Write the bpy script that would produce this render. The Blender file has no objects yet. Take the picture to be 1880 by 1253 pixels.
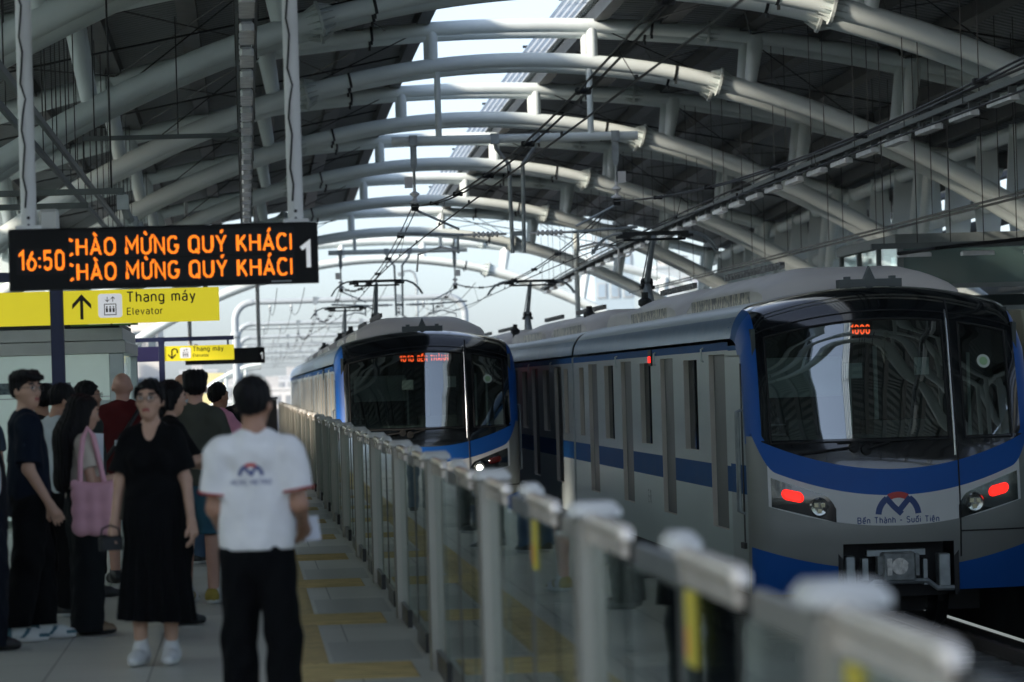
import bpy, bmesh, math, random
import numpy as np
from mathutils import Vector, Matrix
from mathutils.bvhtree import BVHTree

random.seed(7)
scn = bpy.context.scene
col = scn.collection
R = math.radians

# ------------------------------------------------------------------ camera
EYE = 1.62
FPX, CX, CY, VPX, VPY, ROLL = 6500.0, 940.0, 626.5, 452.0, 718.0, 0.029
yc = Vector((VPX - CX, -(VPY - CY), -FPX)).normalized()          # track direction in camera space
zr = Vector((-math.sin(ROLL), math.cos(ROLL), 0))
zc = (zr - yc * zr.dot(yc)).normalized()
xc = yc.cross(zc)
w2c = Matrix((xc, yc, zc)).transposed()                          # columns = world axes seen by the camera
cam = bpy.data.cameras.new("camera")
cam.sensor_width = 36.0
cam.lens = 36.0 * FPX / 1880.0
cam.clip_start, cam.clip_end = 0.2, 6000
cam.dof.use_dof = True
cam.dof.focus_distance = 41.0
cam.dof.aperture_fstop = 3.1
cam.dof.aperture_blades = 9
camo = bpy.data.objects.new("camera", cam)
col.objects.link(camo)
camo.matrix_world = Matrix.Translation((0, 0, EYE)) @ w2c.transposed().to_4x4()
scn.camera = camo

# ------------------------------------------------------------------ sky, sun, exposure
SUN_EL, SUN_AZ = 24.0, -116.0          # azimuth clockwise from the track direction (+Y)
wd = bpy.data.worlds.new("World")
scn.world = wd
wd.use_nodes = True
wn = wd.node_tree
sky = wn.nodes.new("ShaderNodeTexSky")
sky.sky_type = 'NISHITA'
sky.sun_disc = False
sky.sun_elevation = R(SUN_EL)
sky.sun_rotation = R(SUN_AZ)
sky.air_density, sky.dust_density, sky.ozone_density = 0.75, 1.3, 4.0
hz = wn.nodes.new("ShaderNodeHueSaturation")          # thin overcast veil: a paler blue
hz.inputs["Saturation"].default_value = 0.62; hz.inputs["Hue"].default_value = 0.497
wn.links.new(sky.outputs[0], hz.inputs["Color"])
wn.links.new(hz.outputs[0], wn.nodes["Background"].inputs[0])
wn.nodes["Background"].inputs[1].default_value = 0.15
sun = bpy.data.lights.new("sun", 'SUN')
sun.energy, sun.angle, sun.color = 3.0, R(5.0), (1.0, 0.88, 0.74)
suno = bpy.data.objects.new("sun", sun)
col.objects.link(suno)
sd = Vector((math.sin(R(SUN_AZ)) * math.cos(R(SUN_EL)), math.cos(R(SUN_AZ)) * math.cos(R(SUN_EL)), math.sin(R(SUN_EL))))
suno.rotation_euler = sd.to_track_quat('Z', 'Y').to_euler()
vs = scn.view_settings
vs.view_transform, vs.look, vs.exposure, vs.gamma, vs.use_curve_mapping = 'Standard', 'None', 1.0, 1.0, False
scn.cycles.max_bounces = 8
scn.cycles.transparent_max_bounces = 24
scn.cycles.caustics_reflective = False
scn.cycles.caustics_refractive = False
scn.cycles.sample_clamp_indirect = 6.0

# ------------------------------------------------------------------ materials
MATS = {}
def mat(name, c, rough=0.6, metal=0.0, var=0.12, scale=4.0, bump=0.0, bscale=60.0, coat=0.0, emit=0.0, spec=0.5, stretch=(1, 1, 1)):
    if name in MATS: return MATS[name]
    m = bpy.data.materials.new(name)
    m.use_nodes = True
    nt = m.node_tree; b = nt.nodes["Principled BSDF"]
    b.inputs["Roughness"].default_value = rough
    b.inputs["Metallic"].default_value = metal
    b.inputs["Specular IOR Level"].default_value = spec
    if coat: b.inputs["Coat Weight"].default_value = coat; b.inputs["Coat Roughness"].default_value = 0.04
    tc = nt.nodes.new("ShaderNodeTexCoord")
    mp = nt.nodes.new("ShaderNodeMapping"); mp.inputs["Scale"].default_value = stretch
    nt.links.new(tc.outputs["Object"], mp.inputs[0])
    if var:
        n = nt.nodes.new("ShaderNodeTexNoise"); n.inputs["Scale"].default_value = scale; n.inputs["Detail"].default_value = 6
        nt.links.new(mp.outputs[0], n.inputs["Vector"])
        r = nt.nodes.new("ShaderNodeValToRGB")
        r.color_ramp.elements[0].position, r.color_ramp.elements[1].position = 0.3, 0.7
        r.color_ramp.elements[0].color = tuple(x * (1 - var) for x in c) + (1,)
        r.color_ramp.elements[1].color = tuple(min(1, x * (1 + var)) for x in c) + (1,)
        nt.links.new(n.outputs["Fac"], r.inputs[0]); nt.links.new(r.outputs[0], b.inputs["Base Color"])
        mr = nt.nodes.new("ShaderNodeMapRange")
        mr.inputs[3].default_value, mr.inputs[4].default_value = max(0, rough - 0.06), min(1, rough + 0.08)
        nt.links.new(n.outputs["Fac"], mr.inputs[0]); nt.links.new(mr.outputs[0], b.inputs["Roughness"])
    else:
        b.inputs["Base Color"].default_value = tuple(c) + (1,)
    if bump:
        n2 = nt.nodes.new("ShaderNodeTexNoise"); n2.inputs["Scale"].default_value = bscale; n2.inputs["Detail"].default_value = 4
        nt.links.new(mp.outputs[0], n2.inputs["Vector"])
        bp = nt.nodes.new("ShaderNodeBump"); bp.inputs["Strength"].default_value = bump; bp.inputs["Distance"].default_value = 0.01
        nt.links.new(n2.outputs["Fac"], bp.inputs["Height"]); nt.links.new(bp.outputs[0], b.inputs["Normal"])
    if emit:
        b.inputs["Emission Color"].default_value = tuple(c) + (1,)
        b.inputs["Emission Strength"].default_value = emit
    MATS[name] = m
    return m

def glass(name, tint, base_refl, edge=1.0, rough=0.02):
    """clear pane: tinted transparency plus mirror reflection that grows towards grazing angles"""
    m = bpy.data.materials.new(name); m.use_nodes = True
    nt = m.node_tree
    for n in list(nt.nodes): nt.nodes.remove(n)
    o = nt.nodes.new("ShaderNodeOutputMaterial")
    lw = nt.nodes.new("ShaderNodeLayerWeight"); lw.inputs[0].default_value = 0.5
    pw = nt.nodes.new("ShaderNodeMath"); pw.operation = 'POWER'; pw.inputs[1].default_value = 5
    nt.links.new(lw.outputs["Facing"], pw.inputs[0])
    mr = nt.nodes.new("ShaderNodeMapRange"); mr.inputs[3].default_value, mr.inputs[4].default_value = base_refl, edge
    nt.links.new(pw.outputs[0], mr.inputs[0])
    tr = nt.nodes.new("ShaderNodeBsdfTransparent"); tr.inputs[0].default_value = tuple(tint) + (1,)
    gl = nt.nodes.new("ShaderNodeBsdfGlossy"); gl.inputs["Roughness"].default_value = rough
    gl.inputs[0].default_value = (0.92, 0.97, 0.96, 1)
    mx = nt.nodes.new("ShaderNodeMixShader")
    nt.links.new(mr.outputs[0], mx.inputs[0]); nt.links.new(tr.outputs[0], mx.inputs[1]); nt.links.new(gl.outputs[0], mx.inputs[2])
    nt.links.new(mx.outputs[0], o.inputs[0])
    MATS[name] = m
    return m

white_steel = mat("painted_white_steel", (0.73, 0.80, 0.78), 0.42, var=0.06, scale=1.5)
dark_steel = mat("dark_painted_steel", (0.012, 0.015, 0.015), 0.5)
rod_mat = mat("black_rod", (0.004, 0.005, 0.005), 0.5, var=0)
deck_mat = mat("roof_sheet", (0.17, 0.19, 0.187), 0.5, var=0.15, scale=0.8)
galv = mat("galvanised_steel", (0.36, 0.40, 0.41), 0.45, 0.6, var=0.25, scale=6)
tray_mat = mat("tray_grey", (0.13, 0.15, 0.15), 0.5, 0.3)
porcelain = mat("white_porcelain", (0.78, 0.78, 0.76), 0.25, var=0.03)
copper_wire = mat("dark_contact_wire", (0.006, 0.006, 0.006), 0.5, 0.2, var=0)
stainless = mat("brushed_stainless", (0.54, 0.60, 0.60), 0.36, 0.5, var=0.05, scale=2, bump=0.012, bscale=30, stretch=(1, 0.05, 6))
blackm = mat("matte_black", (0.008, 0.009, 0.01), 0.55, var=0)
concrete = mat("concrete", (0.16, 0.165, 0.16), 0.85, var=0.25, scale=2, bump=0.3)
dark_conc = mat("track_concrete", (0.07, 0.072, 0.07), 0.9, var=0.35, scale=1.5, bump=0.4)

# ------------------------------------------------------------------ object helpers
def tag(o, label=None, cat=None, group=None, kind=None):
    if label: o["label"] = label
    if cat: o["category"] = cat
    if group: o["group"] = group
    if kind: o["kind"] = kind
    return o

def empty(name, loc=(0, 0, 0), rz=0.0, **k):
    o = bpy.data.objects.new(name, None); col.objects.link(o)
    o.location = loc; o.rotation_euler = (0, 0, rz); o.empty_display_size = 0.2
    return tag(o, **k)

def link(name, me, parent=None, mats=(), smooth=False, loc=None):
    for m in mats: me.materials.append(m)
    if smooth:
        me.shade_smooth()
    o = bpy.data.objects.new(name, me); col.objects.link(o)
    if parent: o.parent = parent
    if loc: o.location = loc
    return o

class MB:
    """collects simple shapes into one mesh"""
    def __init__(s): s.v = []; s.f = []; s.mi = []; s.cur = 0
    def add(s, vs_, fs):
        n = len(s.v); s.v += [tuple(p) for p in vs_]; s.f += [tuple(i + n for i in f) for f in fs]; s.mi += [s.cur] * len(fs); return s
    def mat(s, i): s.cur = i; return s
    def box(s, x0, x1, y0, y1, z0, z1):
        return s.add([(x0,y0,z0),(x1,y0,z0),(x1,y1,z0),(x0,y1,z0),(x0,y0,z1),(x1,y0,z1),(x1,y1,z1),(x0,y1,z1)],
                     [(3,2,1,0),(4,5,6,7),(0,1,5,4),(1,2,6,5),(2,3,7,6),(3,0,4,7)])
    def bbox(s, x0, x1, y0, y1, z0, z1, b=0.01):
        """box with chamfered vertical and top edges"""
        ring = lambda a: [(x0+a,y0+b),(x0+b,y0+a),(x1-b,y0+a),(x1-a,y0+b),(x1-a,y1-b),(x1-b,y1-a),(x0+b,y1-a),(x0+a,y1-b)]
        lv = [(z0, 0.0), (z1-b, 0.0), (z1, b*0.9)]
        vv = [(p[0], p[1], z) for z, a in lv for p in ring(a)]
        ff = [(i, (i+1) % 8, 8+(i+1) % 8, 8+i) for i in range(8)] + [(8+i, 8+(i+1) % 8, 16+(i+1) % 8, 16+i) for i in range(8)]
        ff += [tuple(range(16, 24)), tuple(reversed(range(8)))]
        return s.add(vv, ff)
    def tube(s, pts, r, n=10, cap=True, closed=False):
        pts = [Vector(p) for p in pts]; m = len(pts)
        rr = r if hasattr(r, '__len__') else [r] * m
        T = []
        for i in range(m):
            a = pts[(i-1) % m if closed else max(i-1, 0)]; b = pts[(i+1) % m if closed else min(i+1, m-1)]
            t = (b - a); T.append(t.normalized() if t.length > 1e-9 else Vector((0, 0, 1)))
        up = Vector((0, 0, 1)) if abs(T[0].z) < 0.9 else Vector((1, 0, 0))
        u = T[0].cross(up).normalized(); vv = []
        for i in range(m):
            u = (u - T[i] * u.dot(T[i])).normalized(); w = T[i].cross(u)
            for k in range(n):
                a = 2 * math.pi * k / n
                vv.append(pts[i] + (u * math.cos(a) + w * math.sin(a)) * rr[i])
        ff = []
        for i in range(m if closed else m - 1):
            j = (i + 1) % m
            for k in range(n):
                ff.append((i*n+k, i*n+(k+1) % n, j*n+(k+1) % n, j*n+k))
        if cap and not closed: ff += [tuple(reversed(range(n))), tuple((m-1)*n+k for k in range(n))]
        return s.add(vv, ff)
    def lathe(s, prof, n=16, org=(0, 0, 0), axis='Z'):
        vv = []
        for r, z in prof:
            for k in range(n):
                a = 2*math.pi*k/n; p = (r*math.cos(a), r*math.sin(a), z)
                if axis == 'X': p = (p[2], p[0], p[1])
                if axis == 'Y': p = (p[1], p[2], p[0])
                vv.append((p[0]+org[0], p[1]+org[1], p[2]+org[2]))
        m = len(prof)
        ff = [(i*n+k, i*n+(k+1) % n, (i+1)*n+(k+1) % n, (i+1)*n+k) for i in range(m-1) for k in range(n)]
        ff += [tuple(reversed(range(n))), tuple((m-1)*n+k for k in range(n))]
        return s.add(vv, ff)
    def prism(s, poly, y0, y1, plane='XZ'):
        """extrude a polygon given in a plane along the third axis"""
        n = len(poly)
        P = (lambda p, t: (p[0], t, p[1])) if plane == 'XZ' else ((lambda p, t: (t, p[0], p[1])) if plane == 'YZ' else (lambda p, t: (p[0], p[1], t)))
        vv = [P(p, y0) for p in poly] + [P(p, y1) for p in poly]
        return s.add(vv, [tuple(range(n)), tuple(reversed(range(n, 2*n)))] + [(i, n+i, n+(i+1) % n, (i+1) % n) for i in range(n)])
    def grid(s, fn, us, vs_):
        n = len(vs_)
        return s.add([fn(u, v) for u in us for v in vs_], [(i*n+j, (i+1)*n+j, (i+1)*n+j+1, i*n+j+1) for i in range(len(us)-1) for j in range(n-1)])
    def build(s, name, mats, parent=None, smooth=None, loc=None, fix=True):
        me = bpy.data.meshes.new(name); me.from_pydata(s.v, [], s.f)
        mats = mats if isinstance(mats, (list, tuple)) else [mats]
        for m in mats: me.materials.append(m)
        if len(mats) > 1: me.polygons.foreach_set("material_index", s.mi)
        if fix:
            bm = bmesh.new(); bm.from_mesh(me); bmesh.ops.recalc_face_normals(bm, faces=bm.faces); bm.to_mesh(me); bm.free()
        if smooth is not None:
            me.shade_smooth()
            bm = bmesh.new(); bm.from_mesh(me)
            for e in bm.edges:
                e.smooth = not (len(e.link_faces) == 2 and e.calc_face_angle(0) > R(smooth))
            bm.to_mesh(me); bm.free()
        o = bpy.data.objects.new(name, me); col.objects.link(o)
        if parent: o.parent = parent
        if loc: o.location = loc
        return o

def islands(mb, name, mats, parent=None, **k):
    """build every connected piece of a collector as an object of its own"""
    par = list(range(len(mb.v)))
    def fd(i):
        while par[i] != i: par[i] = par[par[i]]; i = par[i]
        return i
    for f in mb.f:
        for i in f[1:]: par[fd(i)] = fd(f[0])
    g = {}
    for f, m in zip(mb.f, mb.mi): g.setdefault(fd(f[0]), []).append((f, m))
    out = []
    for fs in g.values():
        ids = sorted({i for f, _ in fs for i in f}); mp = {i: j for j, i in enumerate(ids)}
        q = MB(); q.v = [mb.v[i] for i in ids]; q.f = [tuple(mp[i] for i in f) for f, _ in fs]; q.mi = [m for _, m in fs]
        out.append(q.build(name, mats, parent, **k))
    return out

def copy_tree(o, parent=None):
    c = o.copy(); col.objects.link(c)
    if parent: c.parent = parent
    for ch in [x for x in CH.get(o.name, [])] or list(o.children): copy_tree(ch, c)
    return c
CH = {}

# lettering drawn as strokes of even width (caps are 1 high), like the sign face used in the station
def _arc(cx, cy, rx, ry, a0, a1, n=12): return [(cx + rx * math.cos(R(a0 + (a1 - a0) * i / n)), cy + ry * math.sin(R(a0 + (a1 - a0) * i / n))) for i in range(n + 1)]
def _oval(x0, x1, y0, y1):
    w, h = (x1 - x0) / 2, (y1 - y0) / 2; r = min(w, h)
    return _arc(x0 + w, y1 - r, w, r, 0, 180, 10) + _arc(x0 + w, y0 + r, w, r, 180, 360, 10) + [(x1, y1 - r)]
GL = {
 'A': (.66, [[(0, 0), (.33, 1), (.66, 0)], [(.11, .32), (.55, .32)]]), 'B': (.56, [[(0, 0), (0, 1), (.3, 1)] + _arc(.3, .77, .23, .23, 90, -90, 8) + [(0, .54)], [(.3, .54)] + _arc(.31, .27, .25, .27, 90, -90, 8) + [(0, 0)]]),
 'C': (.58, [_arc(.31, .69, .31, .31, 35, 180, 8) + _arc(.31, .31, .31, .31, 180, 325, 8)]), 'E': (.5, [[(.5, 1), (0, 1), (0, 0), (.5, 0)], [(0, .52), (.44, .52)]]),
 'G': (.62, [_arc(.31, .69, .31, .31, 35, 180, 8) + _arc(.31, .31, .31, .31, 180, 360, 8) + [(.62, .46), (.36, .46)]]), 'H': (.6, [[(0, 0), (0, 1)], [(.6, 0), (.6, 1)], [(0, .52), (.6, .52)]]),
 'I': (.0, [[(0, 0), (0, 1)]]), 'K': (.56, [[(0, 0), (0, 1)], [(.54, 1), (0, .42)], [(.17, .6), (.58, 0)]]), 'M': (.74, [[(0, 0), (0, 1), (.37, .38), (.74, 1), (.74, 0)]]),
 'N': (.6, [[(0, 0), (0, 1), (.6, 0), (.6, 1)]]), 'O': (.64, [_oval(0, .64, 0, 1)]), 'Q': (.64, [_oval(0, .64, 0, 1), [(.4, .2), (.66, -.06)]]), 'R': (.56, [[(0, 0), (0, 1), (.3, 1)] + _arc(.3, .75, .25, .25, 90, -90, 8) + [(0, .5)], [(.26, .5), (.56, 0)]]),
 'S': (.54, [_arc(.27, .75, .26, .25, 30, 180, 8) + _arc(.27, .75, .26, .22, 180, 262, 4) + _arc(.27, .26, .27, .26, 80, -150, 12)]), 'T': (.6, [[(0, 1), (.6, 1)], [(.3, 1), (.3, 0)]]),
 'U': (.6, [[(0, 1)] + _arc(.3, .3, .3, .3, 180, 360, 12) + [(.6, 1)]]), 'Y': (.62, [[(0, 1), (.31, .46), (.62, 1)], [(.31, .46), (.31, 0)]]),
 'a': (.42, [_arc(.21, .5, .21, .2, 150, 0, 8) + [(.42, 0)], [(.42, .4), (.2, .4)] + _arc(.2, .2, .2, .2, 90, 270, 8) + [(.3, 0), (.42, .12)]]), 'e': (.44, [[(0, .37), (.44, .37)] + _arc(.22, .45, .22, .25, 0, 180, 10) + _arc(.22, .25, .22, .25, 180, 320, 8)]),
 'g': (.44, [_oval(0, .44, 0, .7), [(.44, .7), (.44, -.06)] + _arc(.22, -.06, .22, .2, 0, -140, 8)]), 'h': (.42, [[(0, 0), (0, 1)], [(0, .48)] + _arc(.21, .48, .21, .22, 180, 0, 10) + [(.42, 0)]]), 'i': (.0, [[(0, 0), (0, .7)], [(0, .88), (0, .98)]]),
 'l': (.1, [[(0, 1), (0, .1), (.1, 0)]]), 'm': (.7, [[(0, 0), (0, .7)], [(0, .52)] + _arc(.175, .52, .175, .18, 180, 0, 8) + [(.35, 0)], [(.35, .52)] + _arc(.525, .52, .175, .18, 180, 0, 8) + [(.7, 0)]]), 'n': (.42, [[(0, 0), (0, .7)], [(0, .48)] + _arc(.21, .48, .21, .22, 180, 0, 10) + [(.42, 0)]]),
 'o': (.46, [_oval(0, .46, 0, .7)]), 'r': (.28, [[(0, 0), (0, .7)], [(0, .48)] + _arc(.2, .48, .2, .22, 180, 70, 6)]), 't': (.26, [[(.08, .92), (.08, .12), (.2, 0), (.27, .01)], [(-.06, .7), (.26, .7)]]), 'u': (.42, [[(0, .7)] + _arc(.21, .22, .21, .22, 180, 360, 10) + [(.42, .7)], [(.42, .3), (.42, 0)]]),
 'v': (.46, [[(0, .7), (.23, 0), (.46, .7)]]), 'y': (.46, [[(0, .7), (.23, .04)], [(.46, .7), (.18, -.2), (.06, -.26)]]),
 '0': (.52, [_oval(0, .52, 0, 1)]), '1': (.3, [[(0, .78), (.3, 1), (.3, 0)]]), '5': (.52, [[(.5, 1), (.06, 1), (.03, .54)] + _arc(.25, .32, .27, .3, 100, -150, 12)]), '6': (.52, [_oval(0, .52, 0, .62), [(.02, .36), (.34, 1)]]), '8': (.52, [_oval(.03, .49, .52, 1), _oval(0, .52, 0, .52)]),
 ':': (.0, [[(0, .12), (0, .24)], [(0, .56), (0, .68)]]), '-': (.3, [[(0, .45), (.3, .45)]]), '–': (.36, [[(0, .42), (.36, .42)]]), ' ': (.2, [])}
import unicodedata
def text_mesh(body, size, extrude=0.0, align='LEFT', bold=0.14):
    """bold = stroke width as a share of the cap height"""
    b = MB(); x = 0.0; nl = 0
    for ch in body:
        d = unicodedata.normalize('NFD', ch); base, marks = d[0], d[1:]
        w, strokes = GL[base]; strokes = list(strokes); top = 1.0 if base.isupper() else .7; cx = w / 2
        for mk in marks:
            if mk == '\u0301': strokes.append([(cx - .03, top + .16), (cx + .12, top + .36)] if '\u0302' not in marks else [(cx + .16, top + .28), (cx + .28, top + .44)])
            if mk == '\u0300': strokes.append([(cx + .05, top + .16), (cx - .12, top + .36)])
            if mk == '\u0302': strokes.append([(cx - .17, top + .14), (cx, top + .30), (cx + .17, top + .14)])
            if mk == '\u031b': strokes.append([(w, top), (w + .14, top + .03), (w + .15, top + .18)])
        for st in strokes:
            if st[0] == st[-1] and len(st) > 4:
                pts = [Vector(p) for p in st[:-1]]; closed = True
            else: pts = [Vector(p) for p in st]; closed = False
            q = [pts[0]]
            for p in pts[1:]:
                if (p - q[-1]).length > 1e-5: q.append(p)
            pts = q; n = len(pts); L, Q = [], []
            for i in range(n):
                a = pts[(i - 1) % n] if closed or i else None; c = pts[(i + 1) % n] if closed or i < n - 1 else None
                t0 = (pts[i] - a).normalized() if a is not None else None; t1 = (c - pts[i]).normalized() if c is not None else None
                t = (t0 or t1) if t0 is None or t1 is None else (t0 + t1)
                t = t.normalized() if t.length > 1e-6 else t1
                m = Vector((-t.y, t.x)); k = 1.0
                if t0 is not None and t1 is not None: k = 1 / max(.45, abs(m.dot(Vector((-t0.y, t0.x)))))
                L.append(pts[i] + m * bold / 2 * k); Q.append(pts[i] - m * bold / 2 * k)
            z = .00025 * (nl % 5); nl += 1
            b.add([((x + p.x) * size, p.y * size, z) for p in L] + [((x + p.x) * size, p.y * size, z) for p in Q], [(j, n + j, n + (j + 1) % n, (j + 1) % n) for j in range(n if closed else n - 1)])
        x += w + bold * 1.0 + .16
    W = x - bold - .16; dx = -W * size / 2 if align == 'CENTER' else 0
    me = bpy.data.meshes.new("text"); me.from_pydata([(p[0] + dx, p[1], p[2]) for p in b.v], [], b.f); me.update()
    return me

def sign_text(body, size, m, parent, x, y, z, width=None, align='LEFT', bold=0.14, extrude=0.002, name='lettering'):
    """upright lettering facing the camera side (-Y); width squeezes it to a known length"""
    me = text_mesh(body, size, extrude, align, bold)
    xs = [v.co.x for v in me.vertices]
    k = 1.0 if not width else width / (max(xs) - min(xs))
    for v in me.vertices: v.co = Vector((v.co.x * k + x, y - v.co.z, v.co.y + z))
    me.materials.append(m)
    return link(name, me, parent)

def ordinal(i):
    return ["first", "second", "third", "fourth", "fifth", "sixth", "seventh", "eighth", "ninth", "tenth", "eleventh", "twelfth"][i]
# ================================================================== the station
XC = 4.8                                   # centre line between the two tracks
def drop(y): return 0.00028 * max(0.0, y - 55.0) ** 2 if y > 0 else 0.0
def z_low(d, y): return 7.26 - d * d / 28.0 - drop(y)
def z_up(d, y): return 7.87 - d * d / 62.0 - drop(y)
def z_roof(d, y): return z_up(d, y) + 0.34

# ---- ground, platforms, track bed
tile_mat = bpy.data.materials.new("granite_tiles"); tile_mat.use_nodes = True
def build_tiles(m):
    nt = m.node_tree; b = nt.nodes["Principled BSDF"]
    tc = nt.nodes.new("ShaderNodeTexCoord")
    br = nt.nodes.new("ShaderNodeTexBrick"); br.offset = 0.0; br.squash = 1.0
    br.inputs["Scale"].default_value = 1.0; br.inputs["Brick Width"].default_value = 0.6; br.inputs["Row Height"].default_value = 1.2
    br.inputs["Mortar Size"].default_value = 0.004; br.inputs["Bias"].default_value = 0.0
    br.inputs["Color1"].default_value = (0.52, 0.52, 0.475, 1); br.inputs["Color2"].default_value = (0.58, 0.58, 0.535, 1)
    br.inputs["Mortar"].default_value = (0.05, 0.05, 0.05, 1)
    nt.links.new(tc.outputs["Object"], br.inputs["Vector"])
    n = nt.nodes.new("ShaderNodeTexNoise"); n.inputs["Scale"].default_value = 90; n.inputs["Detail"].default_value = 3
    n2 = nt.nodes.new("ShaderNodeTexNoise"); n2.inputs["Scale"].default_value = 0.7; n2.inputs["Detail"].default_value = 6
    for q in (n, n2): nt.links.new(tc.outputs["Object"], q.inputs["Vector"])
    mx = nt.nodes.new("ShaderNodeMix"); mx.data_type = 'RGBA'; mx.blend_type = 'OVERLAY'; mx.inputs[0].default_value = 0.35
    nt.links.new(br.outputs[0], mx.inputs[6]); nt.links.new(n.outputs["Fac"], mx.inputs[7])
    nt.links.new(mx.outputs[2], b.inputs["Base Color"])
    mr = nt.nodes.new("ShaderNodeMapRange"); mr.inputs[3].default_value, mr.inputs[4].default_value = 0.22, 0.5
    nt.links.new(n2.outputs["Fac"], mr.inputs[0]); nt.links.new(mr.outputs[0], b.inputs["Roughness"])
build_tiles(tile_mat)
dark_tile = mat("dark_granite", (0.42, 0.425, 0.40), 0.4, var=0.15, scale=30)
tactile = mat("yellow_tactile", (0.56, 0.43, 0.19), 0.6, var=0.22, scale=5)

MB().box(-30, 40, -60, 700, -13.4, -13.0).build("viaduct_ground", mat("street_ground", (0.2, 0.2, 0.19), 0.9, var=0.2, scale=0.05)).__setitem__("kind", "structure")
MB().add([(-700, -60, -13.5), (700, -60, -13.5), (700, 1500, -13.5), (-700, 1500, -13.5)], [(0, 1, 2, 3)]).build("ground", mat("far_ground", (0.17, 0.19, 0.16), 0.95, var=0.3, scale=0.01))["kind"] = "structure"
MB().box(-9.4, 1.27, -40, 118, -1.25, 0.0).build("platform", [tile_mat])["kind"] = "structure"
MB().box(8.30, 18.2, -40, 118, -1.25, 0.0).build("far_platform", [tile_mat])["kind"] = "structure"
MB().box(-0.6, 10.2, 118, 640, -2.2, -1.35).box(1.27, 8.30, -40, 118, -2.2, -1.35).build("track_bed", dark_conc)["kind"] = "structure"
MB().box(8.255, 8.295, -40, 118, -1.3, -.02).build("platform_edge", dark_conc)["kind"] = "structure"
rl = MB()
for xt in (2.97, 6.62):
    for s in (-0.7175, 0.7175):
        rl.box(xt + s - .035, xt + s + .035, -30, 640, -1.2, -1.1).box(xt + s - .06, xt + s + .06, -30, 640, -1.22, -1.2)
rl.build("rails", mat("rail_steel", (0.10, 0.085, 0.075), 0.65, 0.2))["kind"] = "structure"
sl = MB()
for i in range(250):
    for xt in (2.97, 6.62): sl.box(xt - 1.1, xt + 1.1, i * .65, i * .65 + .22, -1.346, -1.22)
sl.build("sleepers", concrete)["kind"] = "structure"
par = MB().box(-0.85, -0.62, 118.2, 640, -1.5, -.25).box(10.22, 10.45, 118.2, 640, -1.5, -.25)
po = par.build("viaduct_parapet", concrete); tag(po, "low concrete viaduct parapets along the open track beyond the platform", "parapet")

# tactile paving: a strip along the platform with a pad to every gate (ribs are real)
tp = MB()
def pave(x0, x1, y0, y1, along):
    tp.box(x0, x1, y0, y1, 0.0005, 0.006)
    if along:
        n = int((x1 - x0) / .075)
        for i in range(n):
            c = x0 + (i + .5) * (x1 - x0) / n; tp.box(c - .018, c + .018, y0 + .01, y1 - .01, .006, .011)
    else:
        n = int((y1 - y0) / .15)
        for i in range(n):
            c = y0 + (i + .5) * (y1 - y0) / n; tp.box(x0 + .01, x1 - .01, c - .035, c + .035, .006, .011)
DOORS = [5.9 + 4.6 * k for k in range(-1, 20)]
prev = 2.0
for dy in DOORS:
    pave(0.14, 0.44, prev, dy + .0, True)
    pave(0.14, 0.92, dy + .003, dy + 1.1, False)
    prev = dy + 1.103
tp.build("tactile_paving", tactile)["kind"] = "structure"
dt = MB()
rnd = random.Random(3)
for i in range(95):
    y = 3 + i * 1.2
    if i % 6 == 1: dt.box(-.6, .0, y, y + 1.2, .0005, .0035)
    if i % 5 == 3: dt.box(-3.0, -1.8, y, y + 1.2, .0005, .0035)
for dy in DOORS: dt.box(.47, 1.0, dy + 1.25, dy + 2.9, .0005, .0035)
dt.build("dark_paving", dark_tile)["kind"] = "structure"

# ---- roof sheets with purlins (each side of the open strip)
def roof_sheet(sgn, name, label):
    root = empty(name, (XC, 0, 0), label=label, cat="roof")
    b = MB()
    d0 = 1.40
    ds = [d0 + (11.6 - d0) * i / 9 for i in range(10)]
    ys = []
    y = 13.0
    while y < 110.5:
        ys += [(y, 0.0), (y + .17, 0.0), (y + .21, .055), (y + .29, .055)]; y += .33
    n = len(ys)
    b.grid(lambda d, q: (sgn * d, q[0], z_roof(d, q[0]) + q[1]), ds, ys)
    b.build("roof_sheet", deck_mat, root, fix=False)
    top = MB().grid(lambda d, y_: (sgn * d, y_, z_roof(d, y_) + .16), ds, [13 + 4.0625 * i for i in range(25)])
    top.build("roof_cover", mat("roof_top", (0.5, 0.52, 0.52), 0.6), root, fix=False)
    for d in (1.55, 2.75, 4.15, 5.55, 6.95, 8.4, 9.8, 11.2):
        w = .11 if d < 2 else .15
        ps = MB()
        yy = [13 + 4.0625 * i for i in range(25)]
        prof = [(-w, -.26), (w, -.26), (w, -.012), (-w, -.012)]
        vv = [(sgn * d + px, y_, z_roof(d, y_) + pz) for y_ in yy for px, pz in prof]
        ff = [(i*4+k, i*4+(k+1) % 4, (i+1)*4+(k+1) % 4, (i+1)*4+k) for i in range(24) for k in range(4)] + [(3, 2, 1, 0), (96, 97, 98, 99)]
        ps.add(vv, ff).build("purlin", dark_steel, root)
    return root
rl_ = roof_sheet(-1, "station_roof", "dark ribbed roof sheets on the left of the open strip of sky")
rr_ = roof_sheet(1, "station_roof", "dark ribbed roof sheets on the right of the open strip of sky")
yy = [13 + 4.0625 * i for i in range(25)]
frost = bpy.data.materials.new("frosted_sheet"); frost.use_nodes = True        # milky polycarbonate, daylight shows through it softly
_n = frost.node_tree; _t = _n.nodes.new("ShaderNodeBsdfTranslucent"); _t.inputs[0].default_value = (.74, .82, .84, 1)
_m = _n.nodes.new("ShaderNodeMixShader"); _m.inputs[0].default_value = .85
_n.links.new(_n.nodes["Principled BSDF"].outputs[0], _m.inputs[1]); _n.links.new(_t.outputs[0], _m.inputs[2]); _n.links.new(_m.outputs[0], _n.nodes["Material Output"].inputs[0])
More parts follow.
